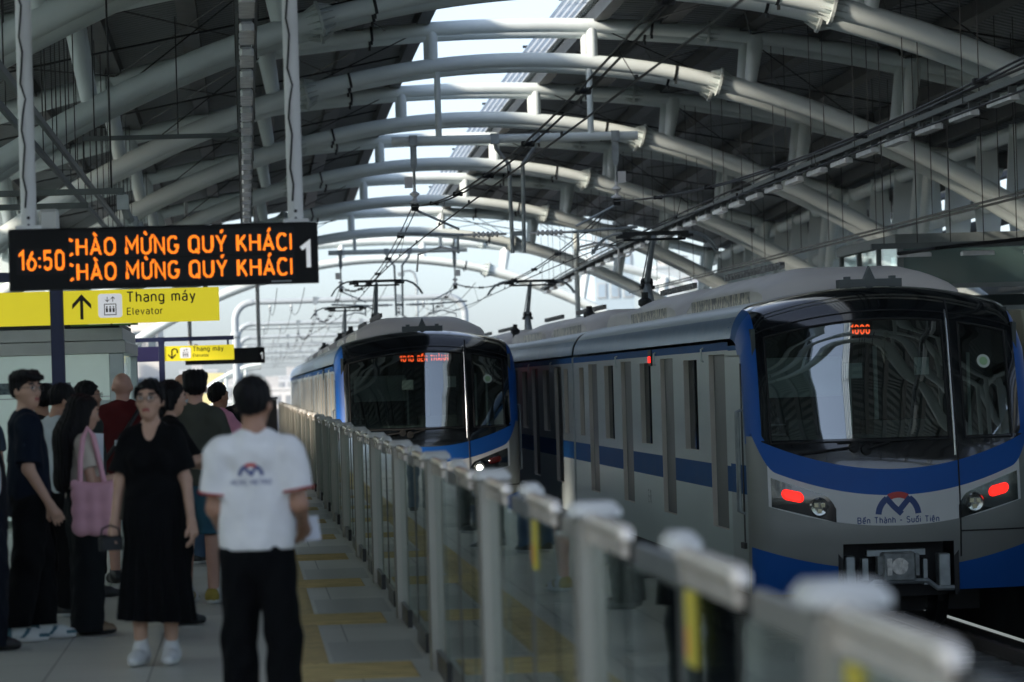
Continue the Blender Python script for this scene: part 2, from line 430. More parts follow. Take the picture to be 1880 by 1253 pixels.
for k in range(4):
    a, b_ = .88 + .13 * k, .995 + .13 * k
    z0 = .05 + .012 * k
    fas = MB(); q = [(a, z0 + .03), (a + .02, z0), (b_ - .02, z0), (b_, z0 + .03)]
    fas.add([(px, y_, z_roof(1.4, y_) + pz) for y_ in yy for px, pz in q], [(i*4+m, i*4+m+1, (i+1)*4+m+1, (i+1)*4+m) for i in range(24) for m in range(3)])
    fas.build("light_sheet", frost, rr_, fix=False)
for k in range(25):
    MB().box(.86, 1.42, yy[k] - .03, yy[k] + .03, z_roof(1.4, yy[k]) + .13, z_roof(1.4, yy[k]) + .18).build("bracket", dark_steel, rr_)
fl = MB()
q = [(-1.40, -.05), (-1.33, -.05), (-1.33, .26), (-1.40, .26)]
fl.add([(px, y_, z_roof(1.4, y_) + pz) for y_ in yy for px, pz in q], [(i*4+m, i*4+(m+1) % 4, (i+1)*4+(m+1) % 4, (i+1)*4+m) for i in range(24) for m in range(4)] + [(3, 2, 1, 0), (96, 97, 98, 99)])
fl.build("fascia", mat("grey_fascia", (0.30, 0.32, 0.32), 0.5), rl_)

# ---- the roof arches: four tubes, struts, flanges, clamps, legs
FRAMES = [61.5 + 12.0 * k for k in range(-4, 6)]
gus = mat("flange_steel", (0.52, 0.57, 0.55), 0.45, var=0.08)
def tube_arc(fn, y, d0, d1, r, n=26, sides=14):
    return MB().tube([(d0 + (d1 - d0) * i / n, y, fn(d0 + (d1 - d0) * i / n)) for i in range(n + 1)], r, sides)
def flange(b, x, y, z, slope, r):
    """disc across the tube with little triangular stiffeners"""
    t = Vector((1, 0, slope)).normalized(); nrm = Vector((-t.z, 0, t.x)); c = Vector((x, y, z))
    side = Vector((0, 1, 0))
    b.tube([c - t * .022, c + t * .022], r * 1.62, 18)
    for k in range(10):
        a = 2 * math.pi * k / 10; o = nrm * math.cos(a) + side * math.sin(a); w = t.cross(o) * .007
        for s in (-1, 1):
            p = [c + o * r * .98, c + o * r * 1.5, c + o * r * .98 + t * s * .2]
            b.add([q_ + w for q_ in p] + [q_ - w for q_ in p], [(0, 1, 2), (5, 4, 3), (0, 3, 4, 1), (1, 4, 5, 2), (2, 5, 3, 0)])
for fi, fy in enumerate(FRAMES):
    last = fi == len(FRAMES) - 1
    if fi == 0: lab = "white tubular roof arch nearest the camera, only its legs and ends near the frame"
    elif last: lab = "farthest white roof arch, standing open against the sky past the end of the roof"
    else: lab = "%s white tubular roof arch counted from the camera" % ordinal(fi)
    dr = drop(fy)
    root = empty("roof_arch", (XC, fy, -dr), label=lab, cat="roof arch", group="white tubular arches carrying the station roof")
    zl = lambda d: 7.26 - d * d / 28.0
    zu = lambda d: 7.87 - d * d / 62.0
    for dy in (0.0, 1.1):
        tube_arc(zl, dy, -3.6, 3.6, .128).build("lower_tube", white_steel, root, 50)
        for s in (-1, 1):
            tube_arc(zl, dy, s * 3.6, s * 11.4, .158).build("outer_tube", white_steel, root, 50)
        tube_arc(zu, dy + .05, -11.2, 11.2, .125, 30).build("upper_tube", white_steel, root, 50)
    for s in (-1, 1):
        for dy in (0.0, 1.1):
            fb = MB(); flange(fb, s * 3.62, dy, zl(3.62), -s * 2 * 3.62 / 28, .158); fb.build("flange", gus, root)
            if s > 0 and dy == 0: fb = MB(); flange(fb, 3.45, .05, zu(3.45), -2 * 3.45 / 62, .125); fb.build("flange", gus, root)
            for fn, d, r in ((zl, 2.85, .136), (zu, 2.45, .133)):
                t = Vector((1, 0, (fn(d + .01) - fn(d - .01)) / .02)).normalized()
                c = Vector((s * d, dy, fn(d))); t.z *= s
                MB().tube([c - t * .022, c + t * .022], r, 14).box(s * d - .02, s * d + .02, dy - .03, dy + .03, fn(d) - r - .06, fn(d) - r + .01).build("clamp", dark_steel, root)
    for d in (-9.4, -6.85, -4.15, -1.4, 1.4, 4.15, 6.85, 9.4):
        for dy in (0.0, 1.1):
            if abs(d) < 2: MB().tube([(d, dy, zl(d)), (d, dy + .03, zu(d))], .095, 12).build("strut", white_steel, root, 50)
            else:
                b = MB(); dd = d * 1.035; w0, w1 = .10, .15
                b.tube([(d, dy, zl(d)), (dd, dy + .03, zu(dd))], [w0, w1], 12)
                b.build("strut", white_steel, root, 50)
    for s in (-1, 1):                                   # leg at the outer wall
        lg = MB().tube([(s * 11.3, .55, dr - .02), (s * 10.9, .55, zl(10.9) + .1)], [.22, .2], 16)
        lg.build("leg", white_steel, root, 50)
    # tie rods to the next arch
    if not last and fi >= 2:
        ny = 12.0
        rb = random.Random(fi)
        for s in (-1, 1):
            for a, b2 in ((2.2, 4.2), (4.2, 6.9), (6.9, 9.6)):
                for p, q2 in (((a, .6), (b2, ny)), ((b2, .6), (a, ny))):
                    MB().tube([(s * p[0], p[1], zu(p[0]) + .05), (s * q2[0], q2[1], zu(q2[0]) + .02)], .013, 6).build("tie_rod", rod_mat, root)
            for a, b2 in ((1.6, 4.0), (4.2, 6.8)):
                MB().tube([(s * a, .6, zu(a) + .02), (s * b2, .7, zl(b2) + .05)], .011, 6).build("tie_rod", rod_mat, root)
            MB().tube([(s * 1.7, 6.0, zu(1.7) + .1), (s * 9.8, 6.0, zu(9.8) + .1)], .018, 6).build("tie_rod", rod_mat, root)

# ---- side walls of fins, pipes and louvres
def side_wall(s, y0, y1, label):
    root = empty("side_wall", (XC + s * 10.0, 0, 0), label=label, cat="wall")
    for z, r in ((6.15, .15), (4.9, .15), (3.7, .12)):
        MB().tube([(0, y0 + (y1 - y0) * i / 12, z - drop(y0 + (y1 - y0) * i / 12)) for i in range(13)], r, 10).build("pipe", white_steel, root, 50)
    y = y0 + 1.5
    while y < y1:
        dz = drop(y)
        MB().prism([(-.12, 3.3 - dz), (.12, 3.3 - dz), (.30, 4.9 - dz), (.22, 6.3 - dz), (-.16, 6.3 - dz), (-.26, 4.9 - dz)], y - .035, y + .035).build("fin", white_steel, root)
        y += 3.0
    for k in range(7 if s > 0 else 0):
        z = 3.2 + .52 * k
        x = 1.0 + .12 * k
        vv = []
        for i in range(13):
            yk = y0 + (y1 - y0) * i / 12; dz = drop(yk)
            vv += [(s * x, yk, z - dz), (s * (x + .42), yk, z + .34 - dz), (s * (x + .42), yk, z + .38 - dz), (s * x, yk, z + .04 - dz)]
        ff = [(i*4+m, i*4+(m+1) % 4, (i+1)*4+(m+1) % 4, (i+1)*4+m) for i in range(12) for m in range(4)]
        MB().add(vv, ff).build("louvre", mat("louvre_grey", (0.05, 0.058, 0.058), 0.5), root)
    MB().box(s * 1.3 - .1, s * 1.3 + .1, y0, y1, 0.0, 3.05).build("parapet", concrete, root)
    return root
side_wall(1, 26, 111, "white fins, pipes and dark louvres walling the far platform")
lw_ = side_wall(-1, -3, 111, "white fins of the unseen left wall, with sheets added to block and soften sun")
for q0, q1, qz in ((-3, 50, 7.6), (50.01, 110, 4.6)):
    MB().box(-1.8, -1.79, q0, q1, 2.25, qz).build("added_sun_screen", frost, lw_)  # added out of view: keeps sun off the platform, spreads soft fill light
MB().box(-1.9, -1.75, -3, 110, 0.0, 1.0).build("added_lower_screen", mat("screen_grey", (0.30, 0.32, 0.31), 0.6), lw_)  # unseen low panel, added with the screen above

# ---- lighting trays hung along both tracks
def tray(x, y0, y1, z, step, label, drops=True):
    root = empty("lighting_tray", (x, 0, z), label=label, cat="light tray", group="cable trays with lamps hung along the tracks")
    dz = lambda y: -drop(y) * .6
    b = MB(); n = 20
    Y = [y0 + (y1 - y0) * i / n for i in range(n + 1)]
    for xo, zo, w, h in ((-.09, .0, .03, .07), (.09, .0, .03, .07)):
        vv = [(xo + p, y, dz(y) + zo + q) for y in Y for p, q in ((-w/2, 0), (w/2, 0), (w/2, h), (-w/2, h))]
        b.add(vv, [(i*4+m, i*4+(m+1) % 4, (i+1)*4+(m+1) % 4, (i+1)*4+m) for i in range(n) for m in range(4)] + [(3, 2, 1, 0), (n*4, n*4+1, n*4+2, n*4+3)])
    y = y0
    while y < y1: b.box(-.1, .1, y, y + .04, dz(y) + .012, dz(y) + .03); y += .6
    b.build("tray", tray_mat, root)
    MB().tube([(0.02, y, dz(y) + .05) for y in Y], .035, 8).build("cable", rod_mat, root)
    MB().tube([(-.04, y, dz(y) + .16) for y in Y], .02, 8).build("cable", rod_mat, root)
    y = y0 + .4
    lampm = [mat("lamp_cover", (0.62, 0.64, 0.63), 0.2, var=0.12, scale=9), tray_mat]
    while y < y1 - 1.6:
        l = MB(); d = dz(y)
        l.bbox(-.07, .07, y, y + 1.35, d - .17, d - .085, .025)
        l.mat(1).box(-.05, .05, y + .1, y + .16, d - .086, d + .004).box(-.05, .05, y + 1.08, y + 1.14, d - .086, d + .004)
        l.tube([(.0, y + 1.25, d - .1), (.02, y + 1.36, d - .14), (.0, y + 1.44, d - .05), (0, y + 1.46, d + .01)], .014, 6)
        l.build("lamp", lampm, root); y += step
    y = y0 + .7
    d0 = x - XC
    while y < y1:
        for k in (-.11, .11):
            MB().tube([(k, y, dz(y)), (k, y, z_up(d0, y) - z + .2)], .007, 5).build("hanger_rod", rod_mat, root)
        y += 4.1
    return root
tray(9.5, 16, 112, 5.08, 2.4, "long cable tray with white lamps slung over the far platform edge")
tray(0.10, 20, 80, 5.08, 2.4, "cable tray with lamps running overhead straight down the near platform")

# short cross tray at the right, over the far platform
ct = empty("cross_tray", (0, 52, 0), label="short dark cable tray crossing above the glass room on the far platform", cat="cable tray")
MB().tube([(9.35, -2.0, 3.30), (10.2, -.3, 3.42), (12.6, 0, 3.62)], .03, 6).build("cable", rod_mat, ct)
MB().box(9.3, 12.6, -.1, .02, 3.44, 3.52).build("tray", tray_mat, ct)
for k in range(3):
    MB().bbox(9.7 + k * .95, 10.2 + k * .95, -.1, .02, 3.31, 3.38, .02).build("lamp", mat("lamp_cover", (0.72, 0.74, 0.72), 0.3), ct)
for k in range(7):
    MB().tube([(9.5 + k * .5, -.04, 3.52), (9.5 + k * .5, -.04, 6.6)], .008, 5).build("hanger_rod", rod_mat, ct)

# loose groups of hanger rods on the left over the platform
lt = empty("cable_tray", (0, 0, 0), label="bare cable tray hung on thin black rods high above the left platform", cat="cable tray")
MB().box(-2.55, -2.5, 20, 95, 4.7, 4.78).box(-2.25, -2.2, 20, 95, 4.7, 4.78).build("tray", tray_mat, lt)
for k in range(30):
    y = 22 + 2.4 * k
    for xx in (-2.52, -2.22): MB().tube([(xx, y, 4.7), (xx, y, z_up(xx - XC, y) + .25)], .008, 5).build("hanger_rod", rod_mat, lt)
rt = empty("cable_tray", (0, 0, 0), label="bare cable tray hung on thin black rods high above the far platform", cat="cable tray")
MB().box(12.0, 12.02, 48, 110, 4.3, 4.34).box(12.3, 12.32, 48, 110, 4.3, 4.34).build("tray", dark_steel, rt)
for k in range(11):
    y = 50 + 5.5 * k
    for xx in (12.02, 12.32): MB().tube([(xx, y, 4.3), (xx, y, z_up(xx - XC, y) + .25)], .008, 5).build("hanger_rod", rod_mat, rt)

# ---- overhead line: portals hung from the arches, wires, open-air portals
def insulator(b, c, length, n, r, axis='X'):
    prof = []
    for i in range(n):
        t = -length / 2 + length * (i + .5) / n; h = length / n
        prof += [(r * .45, t - h * .5), (r, t - h * .12), (r, t + h * .06), (r * .45, t + h * .3)]
    b.lathe(prof, 14, c, axis)
XT = (3.02, 6.55)
def hung_portal(fy, label):
    dz = -drop(fy)
    zb = 5.88 if fy < 80 else 5.80
    root = empty("catenary_portal", (0, fy, 0), label=label, cat="catenary portal", group="overhead line portals hung under the roof arches")
    for d in (-1.33, 1.33):
        MB().tube([(XC + d, 0, z_low(d, fy)), (XC + d, 0, zb)], .055, 12).build("post", white_steel, root, 50)
    MB().tube([(2.65, 0, zb), (6.95, 0, zb)], .078, 14).build("beam", white_steel, root, 50)
    for xt in XT:
        s = 1 if xt > XC else -1
        b = MB()
        b.box(xt - .07, xt + .07, -.1, .1, zb - .09, zb + .09).box(xt - .055, xt + .055, -.03, .03, zb - .42, zb - .08)
        b.prism([(xt - .055, zb - .42), (xt + .055, zb - .42), (xt + .025, zb - .52), (xt - .025, zb - .52)], -.025, .025)
        b.tube([(xt, 0, zb - .5), (xt, 0, zb - .92)], .025, 8)
        h = b.build("hanger", galv, root)
        MB().box(xt + .03 * s, xt + .17 * s, -.012, .012, zb - .82, zb - .62).build("plate", porcelain, h)
        bi = MB(); bi.lathe([(.02, zb - 1.12), (.10, zb - 1.08), (.085, zb - 1.06), (.035, zb - 1.03), (.03, zb - .98), (.09, zb - .93), (.08, zb - .91), (.03, zb - .88), (.025, zb - .80)], 14, (xt, 0, 0))
        bi.build("insulator", porcelain, root, 50)
        MB().box(xt - .06, xt + .06, -.05, .05, zb - 1.22, zb - 1.1).build("clamp", blackm, root)
        xi = 4.80 + s * 1.0
        MB().tube([(xt, 0, zb - 1.2), (xi + s * .02, 0, zb - 1.56)], .022, 8).build("stay", galv, root)
        MB().tube([(4.80 + s * .95, 0, zb - 1.66), (4.80 + s * 2.1, 0, zb - 1.60)], .026, 8).build("cross_arm", galv, root)
        bi = MB(); insulator(bi, (4.80 + s * .56, 0, zb - 1.66), .48, 6, .055); bi.tube([(4.80 + s * .2, 0, zb - 1.66), (4.80 + s * .98, 0, zb - 1.66)], .022, 8)
        bi.build("insulator", porcelain, root, 50)
        MB().box(4.80 + s * 1.05 - .02, 4.80 + s * 1.05 + .02, -.03, .03, zb - 1.98, zb - 1.64).build("bracket", galv, root)
        MB().tube([(4.80 + s * 1.05, 0, zb - 1.93), (4.80 + s * 1.35, 0, zb - 1.86), (4.80 + s * 1.75, 0, zb - 1.98), (xt, 0, zb - 2.28)], .02, 8).build("steady_arm", porcelain, root)
    for s in (-1, 1):
        MB().tube([(4.80 + s * .36, 0, zb - .02), (4.80 + s * .34, 0, zb - .16), (4.80 + s * .12, 0, zb - .45), (4.80 + s * .10, 0, zb - 2.0)], .036, 8).build("drop_arm", galv, root)
        MB().box(4.80 + s * .36 - .07, 4.80 + s * .36 + .07, -.1, .1, zb - .09, zb + .09).build("bracket", galv, root)
    MB().box(4.71, 4.89, -.05, .05, zb - 1.70, zb - 1.62).build("bracket", galv, root)
    return root
hung_portal(61.5, "nearer overhead line portal hung from the arch with two insulator hangers")
hung_portal(109.5, "farther overhead line portal hung under the arch, small against the sky")

SUP = [12.5, 61.5, 109.5, 150, 200, 250, 300, 350, 400]
def wire_pts(x, zs, sag, n=16, stag=0.0):
    P = []
    for k in range(len(SUP) - 1):
        a, b_ = SUP[k], SUP[k + 1]
        for i in range(n):
            t = i / n
            P.append((x + stag * math.sin(math.pi * (k + t)), a + (b_ - a) * t, zs - sag * 4 * t * (1 - t)))
    P.append((x, SUP[-1], zs))
    return P
ZM, ZC = 4.74, 3.98
for xt, nm in zip(XT, ("left", "right")):
    P = wire_pts(xt, ZM, .62)
    for o in (-.045, .045):
        w = MB().tube([(p[0] + o, p[1], p[2]) for p in P], .0115, 6, cap=True)
        w.build("messenger_wire", copper_wire)
        wo = col.objects[-1]
        tag(wo, "%s of the twin black messenger wires sagging over the %s track" % ("left" if o < 0 else "right", "near" if nm == "left" else "far"), "wire")
    w = MB().tube([(xt + .16 * math.sin(.4 + y * math.pi / 48), y, ZC) for y in np.linspace(10, 400, 120)], .0105, 6).build("contact_wire", copper_wire)
    tag(w, "thin level contact wire over the %s track" % ("near" if nm == "left" else "far"), "wire")
    sp = empty("wire_spacers", (0, 0, 0), label="black spacer clamps and droppers tying the wires over the %s track" % ("near" if nm == "left" else "far"), cat="wire spacer")
    j = 0
    for i, p in enumerate(P):
        if p[1] > 210 or p[1] < 14: continue
        if i % 2 == 0:
            MB().tube([(p[0] - .07, p[1], p[2]), (p[0] + .07, p[1], p[2])], .026, 8).box(p[0] - .065, p[0] - .03, p[1] - .05, p[1] + .05, p[2] - .03, p[2] + .03).box(p[0] + .03, p[0] + .065, p[1] - .05, p[1] + .05, p[2] - .03, p[2] + .03).build("spacer", blackm, sp)
        if i % 4 == 1:
            MB().tube([(p[0], p[1], p[2]), (xt + .16 * math.sin(.4 + p[1] * math.pi / 48), p[1], ZC)], .004, 4).build("dropper", rod_mat, sp)
        if i % 2 == 1:
            c = (xt + .16 * math.sin(.4 + p[1] * math.pi / 48), p[1], ZC + .02)
            MB().box(c[0] - .012, c[0] + .012, c[1] - .04, c[1] + .04, c[2] - .02, c[2] + .025).build("wire_clip", blackm, sp)

portal_grey = mat("portal_grey", (0.42, 0.47, 0.49), 0.5, var=.05)
def goal_portal(y, i):
    x0, x1, z = -.38, 9.35, 5.36
    root = empty("goalpost_portal", (0, y, 0), label="%s rounded white pipe portal over the open track past the station" % (["nearest", "second", "third", "fourth", "fifth", "sixth"][i]), cat="catenary portal", group="white pipe portals along the open track")
    r = .15; c = .75
    pts = [(x0, 0, -1.3), (x0, 0, z - c)] + [(x0 + c - c * math.cos(a), 0, z - c + c * math.sin(a)) for a in np.linspace(.2, math.pi / 2, 7)]
    MB().tube(pts, r, 12).build("leg", portal_grey, root, 60)
    pts = [(x1, 0, -1.3), (x1, 0, z - c)] + [(x1 - c + c * math.cos(a), 0, z - c + c * math.sin(a)) for a in np.linspace(.2, math.pi / 2, 7)]
    MB().tube(pts, r, 12).build("leg", portal_grey, root, 60)
    MB().tube([(x0 + c, 0, z), (x1 - c, 0, z)], r * .8, 12).build("beam", portal_grey, root, 60)
    for x in (x0, x1): MB().lathe([(r * 1.2, z - c - .75), (r * 1.5, z - c - .68), (r * 1.5, z - c - .6), (r * 1.2, z - c - .5)], 14, (x, 0, 0)).build("collar", portal_grey, root)
    for xw in (1.1, 2.0, 4.7, 7.6, 8.4):
        MB().lathe([(.03, z - .42), (.07, z - .36), (.03, z - .3), (.07, z - .24), (.03, z - .12)], 8, (xw, 0, 0)).build("insulator", galv, root)
    MB().tube([(x0 + .2, 0, z - 1.15), (x1 - .2, 0, z - 1.15)], .03, 6).build("cross_wire", galv, root)
    for xt in XT:
        MB().tube([(xt, 0, z), (xt, 0, ZM)], .02, 6).box(xt - .1, xt + .1, -.12, .12, z - .17, z + .15).lathe([(.03, ZM), (.09, ZM + .06), (.03, ZM + .12), (.09, ZM + .2), (.03, ZM + .26)], 10, (xt, 0, 0)).build("hanger", galv, root)
        MB().tube([(xt, 0, ZC), (xt + .5, 0, ZC + .35), (xt + 1.2, 0, ZC + .3), (xt + 1.2, 0, z)], .02, 6).build("steady_arm", galv, root)
for i, y in enumerate((150, 200, 250, 300, 350, 400)): goal_portal(y, i)

for k, xw in enumerate((1.1, 2.0, 4.7, 7.6, 8.4)):
    pw = []
    for y0 in (116, 150, 200, 250, 300, 350):
        y1 = {116: 150}.get(y0, y0 + 50)
        for i in range(10): t = i / 10; pw.append((xw, y0 + (y1 - y0) * t, 4.94 - .45 * 4 * t * (1 - t)))
    w = MB().tube(pw, .012, 5).build("feeder_wire", copper_wire)
    tag(w, "%s of the feeder wires sagging between the pipe portals, counted from the left" % ordinal(k), "wire")
# ================================================================== metro trains
TW = 1.475
silver_paint = mat("silver_paint", (0.27, 0.28, 0.265), 0.42, 0.3, var=0.05, scale=2)
blue_paint = mat("blue_paint", (0.010, 0.105, 0.42), 0.42, var=0.03, spec=0.25)
blue_film = mat("blue_film_on_steel", (0.018, 0.10, 0.29), 0.55, 0.0, var=0.05, scale=3, spec=0.08)
white_paint = mat("white_paint", (0.74, 0.75, 0.74), 0.45, var=0.03)
gloss_black = mat("gloss_black", (0.006, 0.008, 0.010), 0.12, var=0, coat=1.0)
dark_glass = mat("dark_window_glass", (0.010, 0.014, 0.015), 0.12, var=0, spec=0.03)
red_paint = mat("emblem_red", (0.55, 0.03, 0.02), 0.4, var=0)
navy_ink = mat("emblem_navy", (0.02, 0.06, 0.22), 0.4, var=0)
grey_fair = mat("roof_fairing_grey", (0.74, 0.70, 0.655), 0.48, var=0.08, scale=1.2)
rubber = mat("black_rubber", (0.012, 0.013, 0.013), 0.75, var=0.2)
screen_glass = glass("windscreen_glass", (0.58, 0.66, 0.64), 0.29, 0.95, 0.015)
led_orange = mat("led_orange", (1.0, 0.23, 0.02), 0.5, var=0, emit=3.0)
led_red = mat("led_red_orange", (1.0, 0.10, 0.02), 0.5, var=0, emit=1.3)
tail_red = mat("tail_lamp_lit", (1.0, 0.016, 0.010), 0.4, var=0, emit=1.0)
tail_off = mat("tail_lamp_unlit", (0.10, 0.006, 0.006), 0.15, var=0, coat=1)
lamp_on = mat("headlamp_lit", (1.0, 1.0, 0.92), 0.3, var=0, emit=6.0)
lamp_off = mat("headlamp_unlit", (0.35, 0.36, 0.34), 0.12, 0.8, var=0.3, scale=40)
cab_dark = mat("cab_interior", (0.06, 0.075, 0.072), 0.7, var=0.1)
cab_panel = mat("cab_panel", (0.55, 0.66, 0.62), 0.6, var=0.06)
sticker_green = mat("sticker_green", (0.30, 0.50, 0.26), 0.5, var=0.1)
grille = bpy.data.materials.new("speckled_grille"); grille.use_nodes = True
def _gr(m):
    nt = m.node_tree; b = nt.nodes["Principled BSDF"]; tc = nt.nodes.new("ShaderNodeTexCoord")
    mp = nt.nodes.new("ShaderNodeMapping"); mp.inputs["Scale"].default_value = (1, 3.2, 2.0)
    n = nt.nodes.new("ShaderNodeTexNoise"); n.inputs["Scale"].default_value = 3.2; n.inputs["Detail"].default_value = 5; n.inputs["Roughness"].default_value = .7
    r = nt.nodes.new("ShaderNodeValToRGB"); r.color_ramp.elements[0].position = .47; r.color_ramp.elements[1].position = .53
    r.color_ramp.elements[0].color = (.10, .10, .09, 1); r.color_ramp.elements[1].color = (.62, .56, .44, 1)
    nt.links.new(tc.outputs["Object"], mp.inputs[0]); nt.links.new(mp.outputs[0], n.inputs["Vector"]); nt.links.new(n.outputs["Fac"], r.inputs[0]); nt.links.new(r.outputs[0], b.inputs["Base Color"])
    b.inputs["Roughness"].default_value = .4; b.inputs["Metallic"].default_value = .5
_gr(grille)

lower_reflect = mat("lower_panel_painted_reflection", (0.66, 0.75, 0.75), 0.38, 0.2, var=0.05, scale=1.2, stretch=(1, .4, 2))  # paler lower side: the bright reflection there is put into the colour
_S = [-.62, -.3, 0, .35, .7, .85, 1.0, 1.5, 2.0, 2.2, 2.3, 2.45, 2.6, 2.8, 3.0, 3.3]
_Y = [.10, .03, 0, 0, .03, .055, .085, .19, .30, .35, .39, .48, .61, .84, 1.07, 1.42]
_Z = [-.62, -.3, 0, .35, .7, .85, 1.0, 1.5, 2.0, 2.195, 2.28, 2.38, 2.455, 2.51, 2.53, 2.535]
def smst(t): t = min(1, max(0, t)); return t * t * (3 - 2 * t)
def F(x, s):
    u = min(.9995, abs(x) / TW)
    y = float(np.interp(s, _S, _Y)) + .218 * u * u
    z = float(np.interp(s, _S, _Z)) - .24 * u * u * smst((s - 1.5) / .8)
    if u > .88: q = (u - .88) / .12; y += .17 * (1 - math.sqrt(1 - q * q))
    if u > .86: q = (u - .86) / .14; z -= .30 * (1 - math.sqrt(1 - q * q)) * smst((s - 1.95) / .5)
    return Vector((x, y, z))
def FN(x, s, d):
    e = .004; x = max(-TW * .99, min(TW * .99, x))
    a = F(x + e, s) - F(x - e, s); b = F(x, s + e) - F(x, s - e)
    return F(x, s) + a.cross(b).normalized() * d
def roof_z(x):
    u = min(.9995, abs(x) / TW); z = 2.535 - .24 * u * u
    if u > .86: q = (u - .86) / .14; z -= .30 * (1 - math.sqrt(1 - q * q))
    return z
def patch(x0, x1, lo, hi, d, nx=40, ns=8):
    lo_ = lo if callable(lo) else (lambda x: lo); hi_ = hi if callable(hi) else (lambda x: hi)
    return MB().grid(lambda x, t: FN(x, lo_(x) + (hi_(x) - lo_(x)) * t, d), [x0 + (x1 - x0) * i / nx for i in range(nx + 1)], [j / ns for j in range(ns + 1)])
def conform(me, x0, s0, d):
    for v in me.vertices: v.co = FN(x0 + v.co.x, s0 + v.co.y, d + v.co.z)
def subdiv(me, cut):
    bm = bmesh.new(); bm.from_mesh(me)
    bmesh.ops.triangulate(bm, faces=bm.faces)
    for _ in range(3):
        es = [e for e in bm.edges if e.calc_length() > cut]
        if not es: break
        bmesh.ops.subdivide_edges(bm, edges=es, cuts=1); bmesh.ops.triangulate(bm, faces=bm.faces)
    bm.to_mesh(me); bm.free()
def stroke2d(pts, w):
    """flat ribbon polygon list for an emblem stroke"""
    L, Rr = [], []
    for i, p in enumerate(pts):
        a = pts[max(i-1, 0)]; b = pts[min(i+1, len(pts)-1)]; t = Vector((b[0]-a[0], b[1]-a[1])).normalized(); n = Vector((-t.y, t.x)) * w / 2
        L.append((p[0]+n.x, p[1]+n.y)); Rr.append((p[0]-n.x, p[1]-n.y))
    return L, Rr
def emblem_meshes(k=1.0):
    """the line's emblem: an M of two arched legs and a V, capped by a red arc"""
    arc = lambda a, b, r: [(r * math.cos(R(a + (b - a) * i / 14)), -.02 + r * 1.02 * math.sin(R(a + (b - a) * i / 14))) for i in range(15)]
    out = []
    for which, strokes in (("red", [(arc(62, 118, .205), .062)]),
                           ("blue", [(arc(124, 176, .205), .062), (arc(56, 4, .205), .062), ([(-.125, .165), (-.05, .075), (.035, -.005)], .058), ([(.0, .02), (.06, .09), (.125, .165)], .058)])):
        b = MB()
        for i, (pts, w) in enumerate(strokes):
            L, Q = stroke2d([(p[0] * k, p[1] * k) for p in pts], w * k); n = len(L)
            z = .0008 * i
            b.add([(p[0], p[1], z) for p in L] + [(p[0], p[1], z) for p in Q], [(j, j+1, n+j+1, n+j) for j in range(n-1)])
        me = bpy.data.meshes.new("emblem"); me.from_pydata(b.v, [], b.f); subdiv(me, .05); out.append((which, me))
    return out

def side_shell(sgn, y0, y1, ops, zlo=-.45, ztop=1.985):
    """flat car side with rectangular openings, their reveals, and colour bands; ops = (ya, yb, za, zb, depth)"""
    b = MB(); x = sgn * TW
    ycut = sorted({y0, y1} | {o[0] for o in ops} | {o[1] for o in ops}); zcut = sorted({zlo, .40, .67, 1.90, ztop} | {o[2] for o in ops} | {o[3] for o in ops})
    for i in range(len(ycut) - 1):
        for j in range(len(zcut) - 1):
            ym, zm = (ycut[i] + ycut[i+1]) / 2, (zcut[j] + zcut[j+1]) / 2
            if any(o[0] < ym < o[1] and o[2] < zm < o[3] for o in ops): continue
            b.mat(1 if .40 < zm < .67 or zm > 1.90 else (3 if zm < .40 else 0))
            a, c, d, e = ycut[i], ycut[i+1], zcut[j], zcut[j+1]
            f = [(x, a, d), (x, c, d), (x, c, e), (x, a, e)]
            b.add(f if sgn > 0 else f[::-1], [(0, 1, 2, 3)])
    b.mat(2)
    for ya, yb, za, zb, dp in ops:
        xi = x - sgn * dp
        b.add([(x, ya, za), (x, yb, za), (x, yb, zb), (x, ya, zb), (xi, ya, za), (xi, yb, za), (xi, yb, zb), (xi, ya, zb)], [(0, 1, 5, 4), (1, 2, 6, 5), (2, 3, 7, 6), (3, 0, 4, 7)])
    return b

def roof_unit(y0, y1, w, h, ramp0, ramp1, name, parent, gr=True):
    """roof shroud with sloped ends; speckled grille along its sides"""
    prof = lambda k: [(-w, 0), (-w, .16 * k), (-w * .96, .21 * k)] + [(-w * .96 + w * .5 * i / 5, (.21 + (h - .21) * math.sin(i / 5 * math.pi / 2)) * k) for i in range(1, 6)]
    def ring(y, k):
        p = prof(k); p = p + [(-q[0], q[1]) for q in reversed(p)]
        return [(q[0], y, roof_z(q[0]) * .4 + (2.535 - .24 * (w / TW) ** 2) * .6 - .03 + q[1]) for q in p]
    st = [(y0, .12), (y0 + ramp0 * .12, .62), (y0 + ramp0 * .4, .86), (y0 + ramp0, 1), (y1 - ramp1, 1), (y1, .35)]
    b = MB(); n = 16
    for i, (y, k) in enumerate(st): b.v += [tuple(p) for p in ring(y, k)]
    for i in range(len(st) - 1):
        for j in range(n - 1):
            b.f.append((i*n+j, (i+1)*n+j, (i+1)*n+j+1, i*n+j+1)); b.mi.append(1 if gr and j in (0, n - 2) and i in (3,) else 0)
    b.f += [tuple(range(n)), tuple(reversed(range((len(st)-1)*n, len(st)*n)))]; b.mi += [0, 0]
    o = b.build(name, [grey_fair, grille], parent, 40)
    return o

